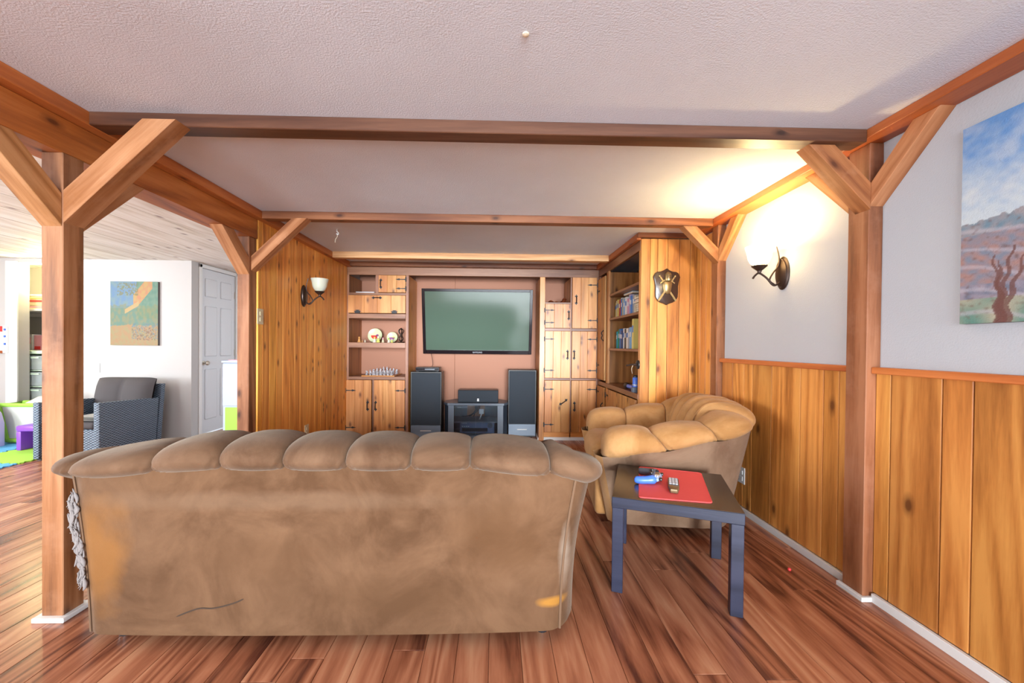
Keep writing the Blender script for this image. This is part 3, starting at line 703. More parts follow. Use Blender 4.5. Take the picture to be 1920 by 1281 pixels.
obj('pages', bx(.003, .158, -.148, .118, .002, .017), CREAM, flat); obj('cover', bx(0, .16, -.15, .12, .0172, .021, bev=.001), BMAT['sky blue'], flat)

br = thing('wall_bracket', 'black iron bracket with a short rod on the bookcase stile', 'bracket', (1.2545, 3.437, 1.0)); local(br)
RX_ = Matrix.Rotation(-PI/2, 4, 'Y')
obj('rosette', lathe(BM(), [(0, 0), (.040, 0), (.037, .010), (.018, .016), (0, .018)], n=18, mat=RX_), BLACKM, br)
obj('rod', tube(BM(), [(-.012, 0, 0), (-.05, .004, 0), (-.10, .02, -.010)], [.011, .008, .007], 8), BRONZE, br)
obj('cord', tube(BM(), smoothpath([(-.045, .004, -.006), (-.048, .03, -.04), (-.02, .09, -.085)], 4), .002, 6), CREAM, br)
ln = thing('lantern', 'small blue and black cylindrical lantern on the bookcase counter', 'lantern', (1.287, 3.58, .742)); local(ln)
obj('base', lathe(BM(), [(0, 0), (.040, 0), (.042, .006), (.042, .04), (.034, .047), (0, .047)], n=18), STANDM, ln)
obj('body', lathe(BM(), [(0, .047), (.030, .047), (.030, .125), (.024, .135), (0, .135)], n=18), BLUE, ln)
obj('collar', lathe(BM(), [(.0305, .06), (.034, .062), (.034, .07), (.0305, .072)], n=18), SILV, ln)
obj('cap', lathe(BM(), [(0, .135), (.026, .135), (.026, .148), (.012, .154), (0, .154)], n=18), BLK, ln)
tl = thing('torch', 'blue hand torch lying on the counter behind the lantern', 'torch', (1.30, 3.80, .742)); local(tl)
RR = Matrix.Translation((0, -.12, .03)) @ Matrix.Rotation(-PI/2, 4, 'X')
obj('barrel', lathe(BM(), [(0, 0), (.02, 0), (.02, .14), (0, .14)], n=14, mat=RR), BLUE, tl)
obj('head', lathe(BM(), [(0, .14), (.02, .14), (.030, .17), (.030, .2), (0, .2)], n=14, mat=RR), BLK, tl)

# shield plaque
sh = thing('shield_plaque', 'dark wooden shield with brass knight and crossed swords on the cedar end panel', 'plaque', (1.475, 3.40, 1.68)); local(sh)
half = [(0, .158), (.025, .142), (.055, .130), (.082, .128), (.100, .118), (.113, .095), (.118, .08), (.108, .05), (.100, 0), (.101, -.05), (.098, -.09), (.083, -.118), (.055, -.138), (.025, -.148), (0, -.160)]
outl = half + [(-a, b) for a, b in half[-2:0:-1]]
obj('board', prism(BM(), outl, 'y', -.020, -.001, bev=.007, seg=2), plain('shield_walnut', (.055, .028, .018), .22), sh)
for s in (-1, 1):
    sw_ = BM(); R = Matrix.Translation((.0, -.026, -.012)) @ Matrix.Rotation(s*math.radians(34), 4, 'Y')
    box(sw_, -.008, .008, -.004, .004, -.135, .07, mat=R); box(sw_, -.032, .032, -.005, .005, .062, .072, mat=R); box(sw_, -.006, .006, -.005, .005, .07, .112, mat=R)
    lathe(sw_, [(0, -.012), (.010, -.007), (.012, 0), (.010, .007), (0, .012)], n=10, mat=R @ Matrix.Translation((0, 0, .120)))
    obj('sword', sw_, BRASS, sh)
tor = BM()
rows = []
for z, w, d in ((-.068, .004, .004), (-.055, .030, .014), (-.03, .034, .017), (0, .040, .022), (.03, .044, .020), (.045, .034, .014), (.052, .02, .010)):
    rows.append([(w*math.cos(a), -.024-d*math.sin(a), z) for a in [PI*i/12 for i in range(13)]])
grid(tor, rows); obj('breastplate', tor, BRASS, sh)
hl = BM(); rows = []
for z, w in ((.048, .030), (.062, .031), (.09, .030), (.105, .027), (.118, .018), (.126, .003)):
    rows.append([(.006+w*math.cos(a), -.024-w*1.1*math.sin(a), z) for a in [PI*i/12 for i in range(13)]])
grid(hl, rows); hm = obj('helmet', hl, BRASS, sh)
vz = BM()
for z in (.066, .076, .086): box(vz, -.014, .026, -.062, -.056, z, z+.004)
obj('visor', vz, BRONZE, hm)

# ------------------------------------------------------------------ television and hi-fi
tv = thing('television', 'large flat screen television with gloss black bezel on the wall', 'television', (-.235, 5.12, 1.46)); local(tv); tv.rotation_euler = (math.radians(10.5), 0, 0)
obj('casing', bx(-.700, .700, -.03, .03, -.415, .415, bev=.010, seg=2), BLKG, tv)
bz = BM()
for a, b, c, d in ((-.705, -.667, -.42, .42), (.667, .705, -.42, .42), (-.667, .667, -.42, -.37), (-.667, .667, .385, .42)): box(bz, a, b, -.042, -.030, c, d, bev=.003)
obj('bezel', bz, BLKG, tv)
obj('screen', bx(-.667, .667, -.036, -.0305, -.37, .385), SCREEN, tv)
text('maker_lettering', 'SAMSUNG', .027, (0, -.0425, -.397), (PI/2, 0, 0), SILV, tv)
obj('wall_mount', bx(-.2, .2, .03, .075, -.15, .2), BLK, tv)
tag(obj('cable', tube(BM(), smoothpath([(-.84, 5.15, 1.06), (-.83, 5.2, .98), (-.82, 5.2, .9), (-.82, 5.12, .875)], 4), .003, 6), BLK), 'thin black cable from the television down to the set-top box', 'cable')

def floor_speaker(x0, x1, y0, h, label):
    s = thing('floor_speaker', label, 'speaker', ((x0+x1)/2, y0, 0), 'tower speakers flanking the television stand'); local(s)
    w = (x1-x0)/2
    obj('cabinet', bx(-w, w, 0, .24, .0, h, bev=.006), BLK, s)
    g = obj('grille', bx(-w+.012, w-.012, -.022, -.001, .17, h-.014, bev=.008, seg=2), CLOTHB, s)
    ed = BM(); box(ed, -w+.004, -w+.0115, -.010, -.001, .17, h-.006); box(ed, w-.0115, w-.004, -.010, -.001, .17, h-.006); box(ed, -w+.0115, w-.0115, -.010, -.001, h-.0135, h-.006); obj('edge_trim', ed, EDGEM, s)
    obj('plinth', bx(-w+.006, w-.006, -.016, -.001, .02, .165, bev=.003), SPKB, s)
    obj('badge', bx(-w*.35, w*.35, -.020, -.0165, .093, .104, bev=.001), WHITE, s)
floor_speaker(-1.04, -.66, 4.88, .825, 'tower speaker left of the television stand with a set-top box on it')
floor_speaker(.165, .520, 4.98, .85, 'tower speaker right of the television stand with nothing on it')
sb = thing('set_top_box', 'flat black set-top box on top of the left tower speaker', 'electronics', (-.84, 4.96, .825)); local(sb)
obj('casing', bx(-.145, .145, -.06, .12, .004, .052, bev=.004), BLK, sb); obj('front_panel', bx(-.14, .14, -.064, -.0605, .010, .046), BLKG, sb)
obj('display', bx(-.03, .09, -.0655, -.0642, .022, .034), STANDM, sb); fe = BM(); box(fe, -.13, -.11, -.05, -.03, 0, .004); box(fe, .11, .13, -.05, -.03, 0, .004); box(fe, -.13, -.11, .08, .10, 0, .004); box(fe, .11, .13, .08, .10, 0, .004); obj('foot', fe, BLK, sb)

st = thing('media_stand', 'slate grey corner media stand with glass doors below the television', 'tv stand', (-.235, 4.9, 0)); local(st)
top = [(-.345, -.07), (.345, -.07), (.40, .02), (.40, .18), (.30, .33), (-.30, .33), (-.40, .18), (-.40, .02)]
obj('top', prism(BM(), top, 'z', .415, .445, bev=.004), STANDM, st)
bot = [(a*.97, b*.97) for a, b in top]
obj('base', prism(BM(), bot, 'z', .01, .05, bev=.003), STANDM, st)
obj('shelf', prism(BM(), [(a*.93, b*.90) for a, b in top], 'z', .205, .22), STANDM, st)
for s in (-1, 1):
    obj('front_post', prism(BM(), [(s*.335, -.066), (s*.268, -.066), (s*.268, -.05), (s*.335, -.05)], 'z', .05, .415), STANDM, st)
    obj('side_panel', prism(BM(), [(s*.338, -.064), (s*.388, .02), (s*.388, .175), (s*.372, .175), (s*.372, .025), (s*.324, -.055)], 'z', .05, .415), plain('dark_slate_side', (.03, .042, .06), .4), st)
obj('back_panel', prism(BM(), [(-.30, .30), (-.13, .30), (-.13, .31), (-.30, .31)], 'z', .05, .415), STANDM, st); obj('back_panel', prism(BM(), [(.10, .30), (.30, .30), (.30, .31), (.10, .31)], 'z', .05, .415), STANDM, st)
for s in (-1, 1):
    gd = obj('glass_door', bx(min(s*.002, s*.266), max(s*.002, s*.266), -.066, -.061, .055, .41), PANE, st)
tag(gd, 'tinted glass door')
cs = thing('centre_speaker', 'low black centre speaker with a white mark on the media stand', 'speaker', (-.21, 4.92, .445)); local(cs)
obj('cabinet', bx(-.25, .25, -.03, .15, .003, .155, bev=.004), BLK, cs); obj('grille', bx(-.247, .247, -.042, -.031, .006, .152, bev=.005), CLOTHB, cs)
lg = BM(); box(lg, -.012, .012, -.045, -.0425, .018, .033); box(lg, -.010, .010, -.045, -.0425, .036, .052); obj('emblem', lg, WHITE, cs)
rv = thing('receiver', 'silver blue stereo receiver on the bottom shelf of the media stand', 'electronics', (-.22, 4.98, .05)); local(rv)
obj('casing', bx(-.215, .215, -.04, .22, .006, .150, bev=.004), BLK, rv); fp = obj('front_panel', bx(-.215, .215, -.050, -.0405, .008, .148, bev=.002), plain('blue_silver_panel', (.13, .17, .27), .3, .5), rv)
obj('display', bx(-.19, .13, -.0525, -.0502, .028, .072), BLKG, rv)
obj('dial', lathe(BM(), [(0, 0), (.035, 0), (.033, .014), (0, .016)], n=20, mat=Matrix.Translation((.16, -.0502, .105)) @ Matrix.Rotation(PI/2, 4, 'X')), STANDM, rv)
bt = BM()
for i in range(4): box(bt, -.19+.025*i, -.176+.025*i, -.0535, -.0502, .088, .096)
obj('button', bt, WHITE, rv); text('lettering', 'YAMAHA', .018, (-.165, -.0506, .132), (PI/2, 0, 0), WHITE, rv)
obj('foot', bx(-.18, .18, -.02, .2, 0, .006), BLK, rv)
wb = thing('cable_bundle', 'tangle of black cables on the upper shelf of the media stand', 'cable', (-.25, 5.0, .22)); local(wb)
for k in range(4):
    obj('cable', tube(BM(), smoothpath([(-.18+.05*k, .14, .01), (-.10+.03*k, .12, .02+.01*k), (.0, .14, .06+.02*k), (.05-.02*k, .16, .13), (.03, .22, .17)], 5), .006, 6), BLK, wb)
ga = thing('remote_sensor', 'small white gadget on the upper shelf of the media stand', 'electronics', (-.17, 4.98, .22)); local(ga)
obj('body', bx(-.03, .03, -.015, .015, .07, .13, bev=.006), WHITE, ga); obj('stem', tube(BM(), [(0, 0, .07), (-.012, 0, .03), (-.025, -.01, 0)], .008, 8), WHITE, ga)

# ------------------------------------------------------------------ wall lamps
def sconce(x_wall, y, z, s, label, shade_mat, lit):
    """s=+1: wall is at +x (arm reaches -x)"""
    w = thing('wall_sconce', label, 'lamp', (x_wall, y, z)); local(w)
    R = Matrix.Rotation(-s*PI/2, 4, 'Y')
    bp = lathe(BM(), [(0, 0), (.052, 0), (.054, .005), (.046, .011), (.044, .018), (.028, .024), (0, .027)], n=24); xform(bp, R @ Matrix.Diagonal((1.9, 1.05, 1, 1)))
    obj('backplate', bp, BRONZE, w)
    d = -s
    arm = BM(); tube(arm, smoothpath([(d*.02, 0, -.055), (d*.06, 0, -.075), (d*.105, 0, -.03), (d*.15, 0, -.002), (d*.175, 0, -.015), (d*.19, 0, -.035)], 6), .006, 8)
    tube(arm, smoothpath([(d*.055, 0, -.07), (d*.085, 0, -.045), (d*.065, 0, 0), (d*.032, 0, .045), (d*.028, 0, .10), (d*.045, 0, .165)], 6), [.005]*24+[.004]*7, 8)
    obj('arm', arm, BRONZE, w)
    c = (d*.150, 0, 0)
    obj('cup', lathe(BM(), [(0, 0), (.010, 0), (.012, .012), (.042, .038), (.044, .044), (.0, .044)], c, 20), BRONZE, w)
    obj('shade', lathe(BM(), [(.030, .045), (.050, .062), (.062, .090), (.068, .125), (.078, .160), (.076, .160), (.065, .125), (.059, .091), (.047, .064), (.028, .048)], c, 28), shade_mat, w)
    if lit: obj('bulb', lathe(BM(), [(0, .05), (.012, .05), (.022, .08), (.022, .10), (.010, .118), (0, .12)], c, 14), BULB, w)
    return w
sconce(-1.79, 3.717, 1.60, -1, 'unlit bronze wall sconce with alabaster shade on the cedar wall', SHADE, False)
sconce(1.765, 2.39, 1.618, 1, 'lit bronze wall sconce glowing on the plastered wall', SHADEL, False)

# ------------------------------------------------------------------ wall plates
def wallplate(name, label, cat, M_, w, h, slots, mat):
    p = thing(name, label, cat, (0, 0, 0)); p.matrix_world = M_; local(p)
    obj('cover_plate', bx(-w/2, w/2, -.006, -.0005, -h/2, h/2, bev=.002), mat, p)
    for (a, b, ww, hh) in slots: obj('switch' if cat == 'switch' else 'socket', bx(a-ww/2, a+ww/2, -.010, -.0062, b-hh/2, b+hh/2, bev=.001), mat, p)
ML = lambda y, z: Matrix.Translation((-1.79, y, z)) @ Matrix.Rotation(PI/2, 4, 'Z')
MR = lambda y, z: Matrix.Translation((1.745, y, z)) @ Matrix.Rotation(-PI/2, 4, 'Z')
wallplate('light_switch', 'ivory double light switch on the cedar wall', 'switch', ML(3.04, 1.36), .078, .118, [(0, .022, .022, .03), (0, -.022, .022, .03)], IVORY)
wallplate('power_outlet', 'ivory power outlet low on the cedar wall behind the sofa', 'outlet', ML(3.79, .33), .075, .115, [(0, .022, .034, .028), (0, -.022, .034, .028)], IVORY)
wallplate('power_outlet', 'white power outlet on the wainscot behind the armchair', 'outlet', MR(2.735, .26), .075, .115, [(0, .022, .034, .028), (0, -.022, .034, .028)], WHITE)
wallplate('power_outlet', 'white power outlet on the playroom wall left of the painting', 'outlet', Matrix.Translation((-4.77, 4.84, .843)), .075, .115, [(0, .022, .034, .028), (0, -.022, .034, .028)], WHITE)
hk = thing('ceiling_hook', 'small white hook with a dangling string on the ceiling', 'hook', (-1.367, 3.425, 2.14)); local(hk)
obj('hook', tube(BM(), smoothpath([(0, 0, 0), (0, 0, -.02), (.012, 0, -.03), (.008, 0, -.045), (-.004, 0, -.038)], 4), .005, 6), WHITE, hk)
obj('string', tube(BM(), smoothpath([(.004, 0, -.045), (.0, 0, -.07), (-.012, 0, -.085), (-.016, 0, -.115)], 4), .0015, 5), CREAM, hk)
tag(obj('ceiling_rosette', lathe(BM(), [(0, 0), (.011, 0), (.010, -.004), (.004, -.007), (0, -.007)], n=14), CREAM, None, (0, 0, 0)), 'tiny beige screw rosette on the ceiling above the camera', 'rosette').location = (.086, 1.247, 2.139)
tag(obj('bead', lathe(BM(), [(0, 0), (.006, .002), (.009, .008), (.006, .015), (0, .017)], n=12), REDP), 'tiny red bead lying on the floor by the wainscot', 'bead').location = (1.537, 2.005, 0)

# ------------------------------------------------------------------ paintings (own invented landscapes in the photograph's colours)
def canvas(name, label, M_, w, h, fn, nx, nz, dark):
    p = thing(name, label, 'painting', (0, 0, 0)); p.matrix_world = M_; local(p)
    obj('stretcher', bx(-w/2, w/2, -.026, -.001, -h/2, h/2), CANVEDGE, p)
    me = bpy.data.meshes.new('canvas_front'); vs = []; fs = []
    for j in range(nz+1):
        for i in range(nx+1): vs.append((-w/2+w*i/nx, -.0265, -h/2+h*j/nz))
    for j in range(nz):
        for i in range(nx): a = j*(nx+1)+i; fs.append((a, a+1, a+nx+2, a+nx+1))
    me.from_pydata(vs, [], fs); at = me.color_attributes.new('paint', 'FLOAT_COLOR', 'POINT')
    buf = []
    for j in range(nz+1):
        for i in range(nx+1): buf.extend((*[q*dark for q in fn(i/nx, j/nz)], 1))
    at.data.foreach_set('color', buf); me.materials.append(CANVAS)
    o = bpy.data.objects.new('canvas_front', me); COL.objects.link(o); o.parent = p
    return p
from mathutils import noise as mn
def nz(x, y, s, seed=0): return mn.noise(Vector((x*s+seed, y*s-seed, seed*.7)))
def lerp(a, b, t): t = max(0, min(1, t)); return tuple(p+(q-p)*t for p, q in zip(a, b))
def sRGB(r, g, b): return tuple((c/255)**2.2 for c in (r, g, b))
def hillside(u, v):
    st = nz(u*1.0+v*.8, v-u*.8, 26, 3); st2 = nz(u, v, 60, 9)
    if v > .53+.05*nz(u, 0, 4, 5)+.02*st:
        c = lerp(sRGB(212, 226, 235), sRGB(108, 160, 222), (v-.55)/.40+.28*st+.2*nz(u+v, v-u, 5, 2))
        return lerp(c, sRGB(235, 238, 236), max(0, .5*nz(u*1.5-v, v+u, 9, 8)))
    t = v/.53
    if v > .44: c = lerp(sRGB(120, 150, 170), sRGB(165, 160, 165), .5+st)
    elif v > .19: c = lerp(sRGB(178, 140, 135), sRGB(135, 145, 165), .5+1.1*st)
    elif v > .12: c = lerp(sRGB(120, 128, 150), sRGB(170, 160, 175), .5+st)
    else: c = lerp(sRGB(30, 140, 130), sRGB(205, 190, 165), .15+.9*nz(u, v, 8, 4)+(.5 if u < .25 else 0)*.7)
    band = math.sin((v*34+u*3+2*nz(u, v, 5, 1))*1.6)
    c = lerp(c, sRGB(205, 198, 210), max(0, band-.72)*1.8)
    c = lerp(c, sRGB(120, 80, 70), max(0, st2-.25)*1.3)
    # a bare young tree
    for x0, lean, z1 in ((.125, .02, .30), (.13, .12, .36), (.135, -.10, .33), (.15, .20, .31)):
        xx = x0+lean*max(0, v-.08)*1.1+.006*math.sin(v*60)
        if v < z1 and abs(u-xx) < .012*(1-v/z1)+.003: c = lerp(c, sRGB(118, 76, 70), .85)
    return c
def garden(u, v):
    st = nz(u, v, 18, 5); st2 = nz(u+.3, v, 40, 2)
    c = lerp(sRGB(125, 170, 215), sRGB(150, 185, 190), .5+st)
    g = v-.62+.25*u*0+.12*nz(u, v, 5, 7)
    if u > .55-.5*(.5-v)*0 and v > .42 and (u-.55)+(v-.8)*.2 > -.05+.1*st: c = lerp(sRGB(110, 165, 140), sRGB(140, 180, 150), .5+st)
    d = abs((v-.86)-.9*(u-.70)); 
    if v > .60 and .48 < u < .88 and d < .13: c = lerp(sRGB(235, 190, 110), sRGB(240, 160, 110), .5+1.2*st)
    if .30 < u < .60 and abs(v-.58-.45*(u-.42)) < .035: c = sRGB(235, 200, 130)
    if v < .62+.05*st and v >= .31 and not c == sRGB(235, 200, 130):
        c = lerp(c, lerp(sRGB(120, 165, 125), sRGB(165, 165, 105), .5+1.3*st), .85 if v < .58 else .6)
    if v < .31+.04*st: c = lerp(sRGB(198, 178, 118), sRGB(215, 165, 110), .5+1.1*st)
    if v < .35 and u > .45 and st2 > .18 and v > .1: c = lerp(c, sRGB(105, 150, 165), .7)
    if v < .30 and u > .45 and st2 < -.25 and v > .08: c = lerp(c, sRGB(95, 70, 80), .6)
    if abs(u-.36) < .22 and abs(v-.88) < .1 and st2 > .05: c = lerp(c, sRGB(150, 150, 90), .8)
    return c
canvas('painting', 'large canvas of a hillside under blue sky on the plastered wall', Matrix.Translation((1.765, .99, 1.617)) @ Matrix.Rotation(-PI/2, 4, 'Z'), .90, .725, hillside, 250, 200, .72)
canvas('painting', 'smaller canvas of a sunny garden on the white playroom wall', Matrix.Translation((-4.31, 4.84, 1.497)), .555, .76, garden, 130, 180, .40)

# ------------------------------------------------------------------ channel-tufted upholstery
def offset_path(path):
    """unit outward normals (to the right of travel) for a plan polyline"""
    N = []
    for i in range(len(path)):
        a = path[max(i-1, 0)]; b = path[min(i+1, len(path)-1)]
        d = Vector((b[0]-a[0], b[1]-a[1])); d.normalize(); N.append(Vector((d.y, -d.x)))
    return N
def resample(path, n):
    L = [0]
    for a, b in zip(path, path[1:]): L.append(L[-1]+math.hypot(b[0]-a[0], b[1]-a[1]))
    out = []
    for k in range(n+1):
        s = L[-1]*k/n; i = 0
        while i < len(L)-2 and L[i+1] < s: i += 1
        t = (s-L[i])/max(1e-9, L[i+1]-L[i]); out.append(tuple(path[i][j]+(path[i+1][j]-path[i][j])*t for j in range(len(path[0]))))
    return out, L[-1]
def channels(parent, path, cuts, sect, core, mat, nu=30, squeeze=.80, name='back_channel', endcaps=True, base=None, power=2.6, shear=0.0):
    """path: dense list (x, y, param...) ; cuts: fractions along the path; sect(fr) -> list of (n, z) from outer edge over the top to the inside; core(fr) -> (n, z)"""
    M_ = 400; P, L = resample(path, M_); NN = offset_path(P)
    def frame(fr):
        i = min(M_, max(0, fr*M_)); i0 = int(i); i1 = min(M_, i0+1); t = i-i0
        p = [P[i0][j]*(1-t)+P[i1][j]*t for j in range(2)]; n = NN[i0]*(1-t)+NN[i1]*t; n.normalize(); return p, n
    for ci, (a, b) in enumerate(zip(cuts, cuts[1:])):
        rows = []
        for k in range(nu+1):
            u = k/nu; u = .5-.5*math.cos(PI*u)           # denser at the seams
            fr0 = a+(b-a)*u
            q = abs(2*u-1); puff = squeeze+(1-squeeze)*(1-q**power)**(1/power)
            if endcaps and ((ci == 0 and u < .5) or (ci == len(cuts)-2 and u > .5)):
                puff = .12+.88*(1-q**3.2)**(1/3.2)
            base_s = sect(fr0); ns = len(base_s); row = []
            for k2 in range((ns-1)*2+1):
                tt = k2/((ns-1)*2); i1 = min(int(tt*(ns-1)), ns-2)
                sh = shear*max(0, (.45-tt))*(1-2*fr0)*min(1, min(fr0, 1-fr0)/.06)
                fr = min(1, max(0, fr0+sh)); p, n = frame(fr); S_ = sect(fr); c = core(fr)
                g = [Vector(S_[min(ns-1, max(0, i1+d))]) for d in (-1, 0, 1, 2)]; t = tt*(ns-1)-i1
                v2 = .5*((2*g[1])+(g[2]-g[0])*t+(2*g[0]-5*g[1]+4*g[2]-g[3])*t*t+(3*g[1]-g[0]-3*g[2]+g[3])*t**3)
                # gathers fanning out of the lower ends of the seams
                amp = .011*max(0, 1-abs(tt-.12)/.22)*max(0, (q-.45)/.55)*(1-.6*q**8)
                pl = amp*math.sin((1-q)*26+tt*34+ci*1.7)
                nn2 = c[0]+(v2.x-c[0])*puff+pl; z2 = c[1]+(v2.y-c[1])*puff
                row.append((p[0]+n.x*nn2, p[1]+n.y*nn2, z2))
            rows.append(row)
        bm = BM(); grid(bm, rows)
        obj(name, bm, mat, parent, base, angle=80)
def strip_wall(path, zb, zt, thick, nseg=120):
    """upholstered outer panel following the plan path; zb/zt functions give heights, flare by z through path offset"""
    return
def lerpf(pts):
    def f(x):
        for (x0, y0), (x1, y1) in zip(pts, pts[1:]):
            if x <= x1: t = max(0, (x-x0)/(x1-x0)); t = t*t*(3-2*t); return y0+(y1-y0)*t
        return pts[-1][1]
    return f
# ---- sofa
so = thing('sofa', 'brown velvet sofa with channelled back and frayed corner, seen from behind', 'sofa', (-.62, 1.9, 0)); so['_b'] = (0, 0, 0); so.location = (0, 0, 0)
path = [(-1.70, 2.38), (-1.712, 2.0), (-1.70, 1.72), (-1.66, 1.585), (-1.585, 1.517), (-1.48, 1.50), (-1.0, 1.49), (-.62, 1.488), (-.2, 1.49), (.20, 1.50), (.305, 1.515), (.375, 1.575), (.415, 1.70), (.425, 2.0), (.41, 2.38)]
path = [tuple(p) for p in [(v.x, v.y) for v in smoothpath([(a, b, 0) for a, b in path], 8)]]
PP, PL = resample(path, 400)
def frac_at_x(xq):
    best = min(range(401), key=lambda i: abs(PP[i][0]-xq)+(0 if PP[i][1] < 1.6 else 9)); return best/400
seams = [frac_at_x(q) for q in (-1.571, -1.273, -1.018, -.784, -.56, -.319, -.093, .212)]
fb0, fb1 = frac_at_x(-1.60), frac_at_x(.32)
cuts = [0, seams[0]*.36, seams[0]*.70] + seams + [seams[-1]+(1-seams[-1])*.37, seams[-1]+(1-seams[-1])*.68, 1]
ZT = lerpf([(0, .60), (seams[0]*.45, .625), (seams[0]*.92, .735), (seams[2], .803), (seams[4], .80), (seams[6], .792), (seams[7], .775), (seams[7]+(1-seams[7])*.30, .72), (seams[7]+(1-seams[7])*.60, .63), (1, .60)])
ZB = lerpf([(0, .46), (seams[0]*.55, .52), (seams[0], .655), (seams[2], .690), (seams[6], .690), (seams[7], .664), (seams[7]+(1-seams[7])*.28, .60), (seams[7]+(1-seams[7])*.6, .50), (1, .46)])
def ssect(fr):
    zb, zt = ZB(fr), ZT(fr); h = zt-zb
    return [(-.03, zb-.012), (.005, zb-.006), (.032, zb+.10*h), (.048, zb+.28*h), (.046, zb+.50*h), (.028, zb+.70*h), (-.01, zb+.87*h), (-.06, zb+.96*h), (-.115, zb+1.0*h), (-.18, zb+.97*h), (-.235, zb+.84*h), (-.265, zb+.6*h), (-.285, zb+.1*h), (-.30, zb-.14), (-.31, .42)]
def score(fr): return (-.12, ZB(fr)+.01)
channels(so, path, cuts, ssect, score, VEL, base=(0, 0, 0), squeeze=.66, power=2.3)
# outer panels: narrower at the floor than at the top
def outer(fr, t):
    """t 0..1 bottom to top"""
    i = int(round(fr*400)); p = PP[i]; zb = ZB(fr)
    cxm = -.62
    shrink = (p[0]-cxm)
    x = cxm+shrink*(1-.075*(1-t)**1.0) if abs(shrink) > .9 else p[0]+(-.0)*shrink
    xx = cxm+shrink*(1-.072*(1-t)*min(1, (abs(shrink)/1.0)**2))
    curve = -.020*math.sin(PI*t)*(1 if shrink > 0 else .6)*min(1, max(0, (abs(shrink)-.75)/.25))
    xx += curve*(1 if shrink > 0 else -1)
    return (xx, p[1]+.012, .055+(zb+.012-.055)*t)
bm = BM(); grid(bm, [[outer(fr/120*(fb1-fb0)+fb0, t/14) for fr in range(121)] for t in range(15)])
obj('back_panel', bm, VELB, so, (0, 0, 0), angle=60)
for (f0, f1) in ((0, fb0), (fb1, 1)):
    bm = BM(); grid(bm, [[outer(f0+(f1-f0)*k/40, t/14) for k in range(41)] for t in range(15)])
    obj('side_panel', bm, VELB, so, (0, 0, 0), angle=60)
for f, m in ((fb1, VELC),): obj('piping', tube(BM(), [Vector(outer(f, t/20))+Vector((0, -.004, 0)) for t in range(21)], .005, 6), PIPE, so, (0, 0, 0))
obj('piping', tube(BM(), [Vector(outer(fb0, t/20))+Vector((0, -.004, 0)) for t in range(21)], .004, 6), PIPE, so, (0, 0, 0))
obj('piping', tube(BM(), [Vector(outer(fb0+(fb1-fb0)*k/90, 1.0))+Vector((0, -.003, .002)) for k in range(91)], .0035, 6), PIPE, so, (0, 0, 0))
fy = BM(); rr = random.Random(5)
for k in range(80):
    t = .30+.56*k/80; p = Vector(outer(fb0, t)); a = Vector((-.012+rr.uniform(-.012, .010), -.010+rr.uniform(-.008, .004), rr.uniform(-.01, .01)))
    q = p+a; r0 = rr.uniform(.003, .0075)
    pts = [q+Vector((rr.uniform(-.010, .010), rr.uniform(-.006, .006), -.022)), q+Vector((rr.uniform(-.008, .008), 0, 0)), q+Vector((rr.uniform(-.014, .006), rr.uniform(-.006, .006), .024))]
    tube(fy, smoothpath(pts, 3), [r0*q for q in (.3, .6, .85, 1, .8, .5, .2)], 7)
for k in range(60):
    t = rr.uniform(.28, .88); p = Vector(outer(fb0, t))+Vector((-.012, -.012, 0)); d = Vector((rr.uniform(-.018, .010), rr.uniform(-.010, .004), rr.uniform(-.02, .014)))
    tube(fy, [p, p+d*.5+Vector((0, 0, rr.uniform(-.006, .006))), p+d], .0011, 4)
tag(obj('frayed_batting', fy, BATT, so, (0, 0, 0), angle=180), 'grey batting bursting from the torn corner seam')['kind'] = 'stuff'
sc = smoothpath([(-1.19, 1.4915, .128), (-1.11, 1.4905, .158), (-1.05, 1.490, .160), (-.98, 1.490, .178), (-.94, 1.490, .195)], 5)
obj('scratch', tube(BM(), [(p.x, outer(frac_at_x(p.x), .15)[1]-.001, p.z) for p in sc], [.001]+[.0025]*(len(sc)-2)+[.001], 6), SCUFF, so, (0, 0, 0))
bot = BM(); box(bot, -1.50, .27, 1.56, 2.36, .06, .30, bev=.01); obj('seat_base', bot, VEL, so, (0, 0, 0))
for k in range(3):
    x0 = -1.42+.545*k; obj('seat_cushion', bx(x0, x0+.54, 1.78, 2.42, .30, .46, bev=.05, seg=4), VEL, so, (0, 0, 0))
for xx in (-1.46, .20):
    for yy in (1.60, 2.30): obj('foot', lathe(BM(), [(0, 0), (.022, 0), (.026, .02), (.03, .06), (0, .06)], (xx, yy, 0), 14), BLK, so, (0, 0, 0))

# ---- armchair (local axes: the back is at +x, the seat opens to -x)
ac = thing('armchair', 'golden brown velvet tub armchair with channelled arms behind the side table', 'armchair', (1.135, 2.78, 0), None, -.11); local(ac)
ap = [(-.435, -.455), (-.25, -.47), (.0, -.475), (.22, -.475), (.365, -.44), (.455, -.33), (.49, -.17), (.497, 0), (.49, .17), (.455, .33), (.365, .44), (.22, .475), (.0, .475), (-.25, .47), (-.435, .455)]
ap = [(v.x, v.y) for v in smoothpath([(a, b, 0) for a, b in ap], 8)]
AP, AL = resample(ap, 400); ANN = offset_path(AP)
AZT = lerpf([(0, .655), (.10, .672), (.20, .705), (.30, .765), (.40, .81), (.50, .82), (.60, .81), (.70, .765), (.80, .705), (.90, .672), (1, .655)])
AZB = lerpf([(0, .475), (.12, .525), (.25, .60), (.34, .65), (.5, .68), (.66, .65), (.75, .60), (.88, .525), (1, .475)])
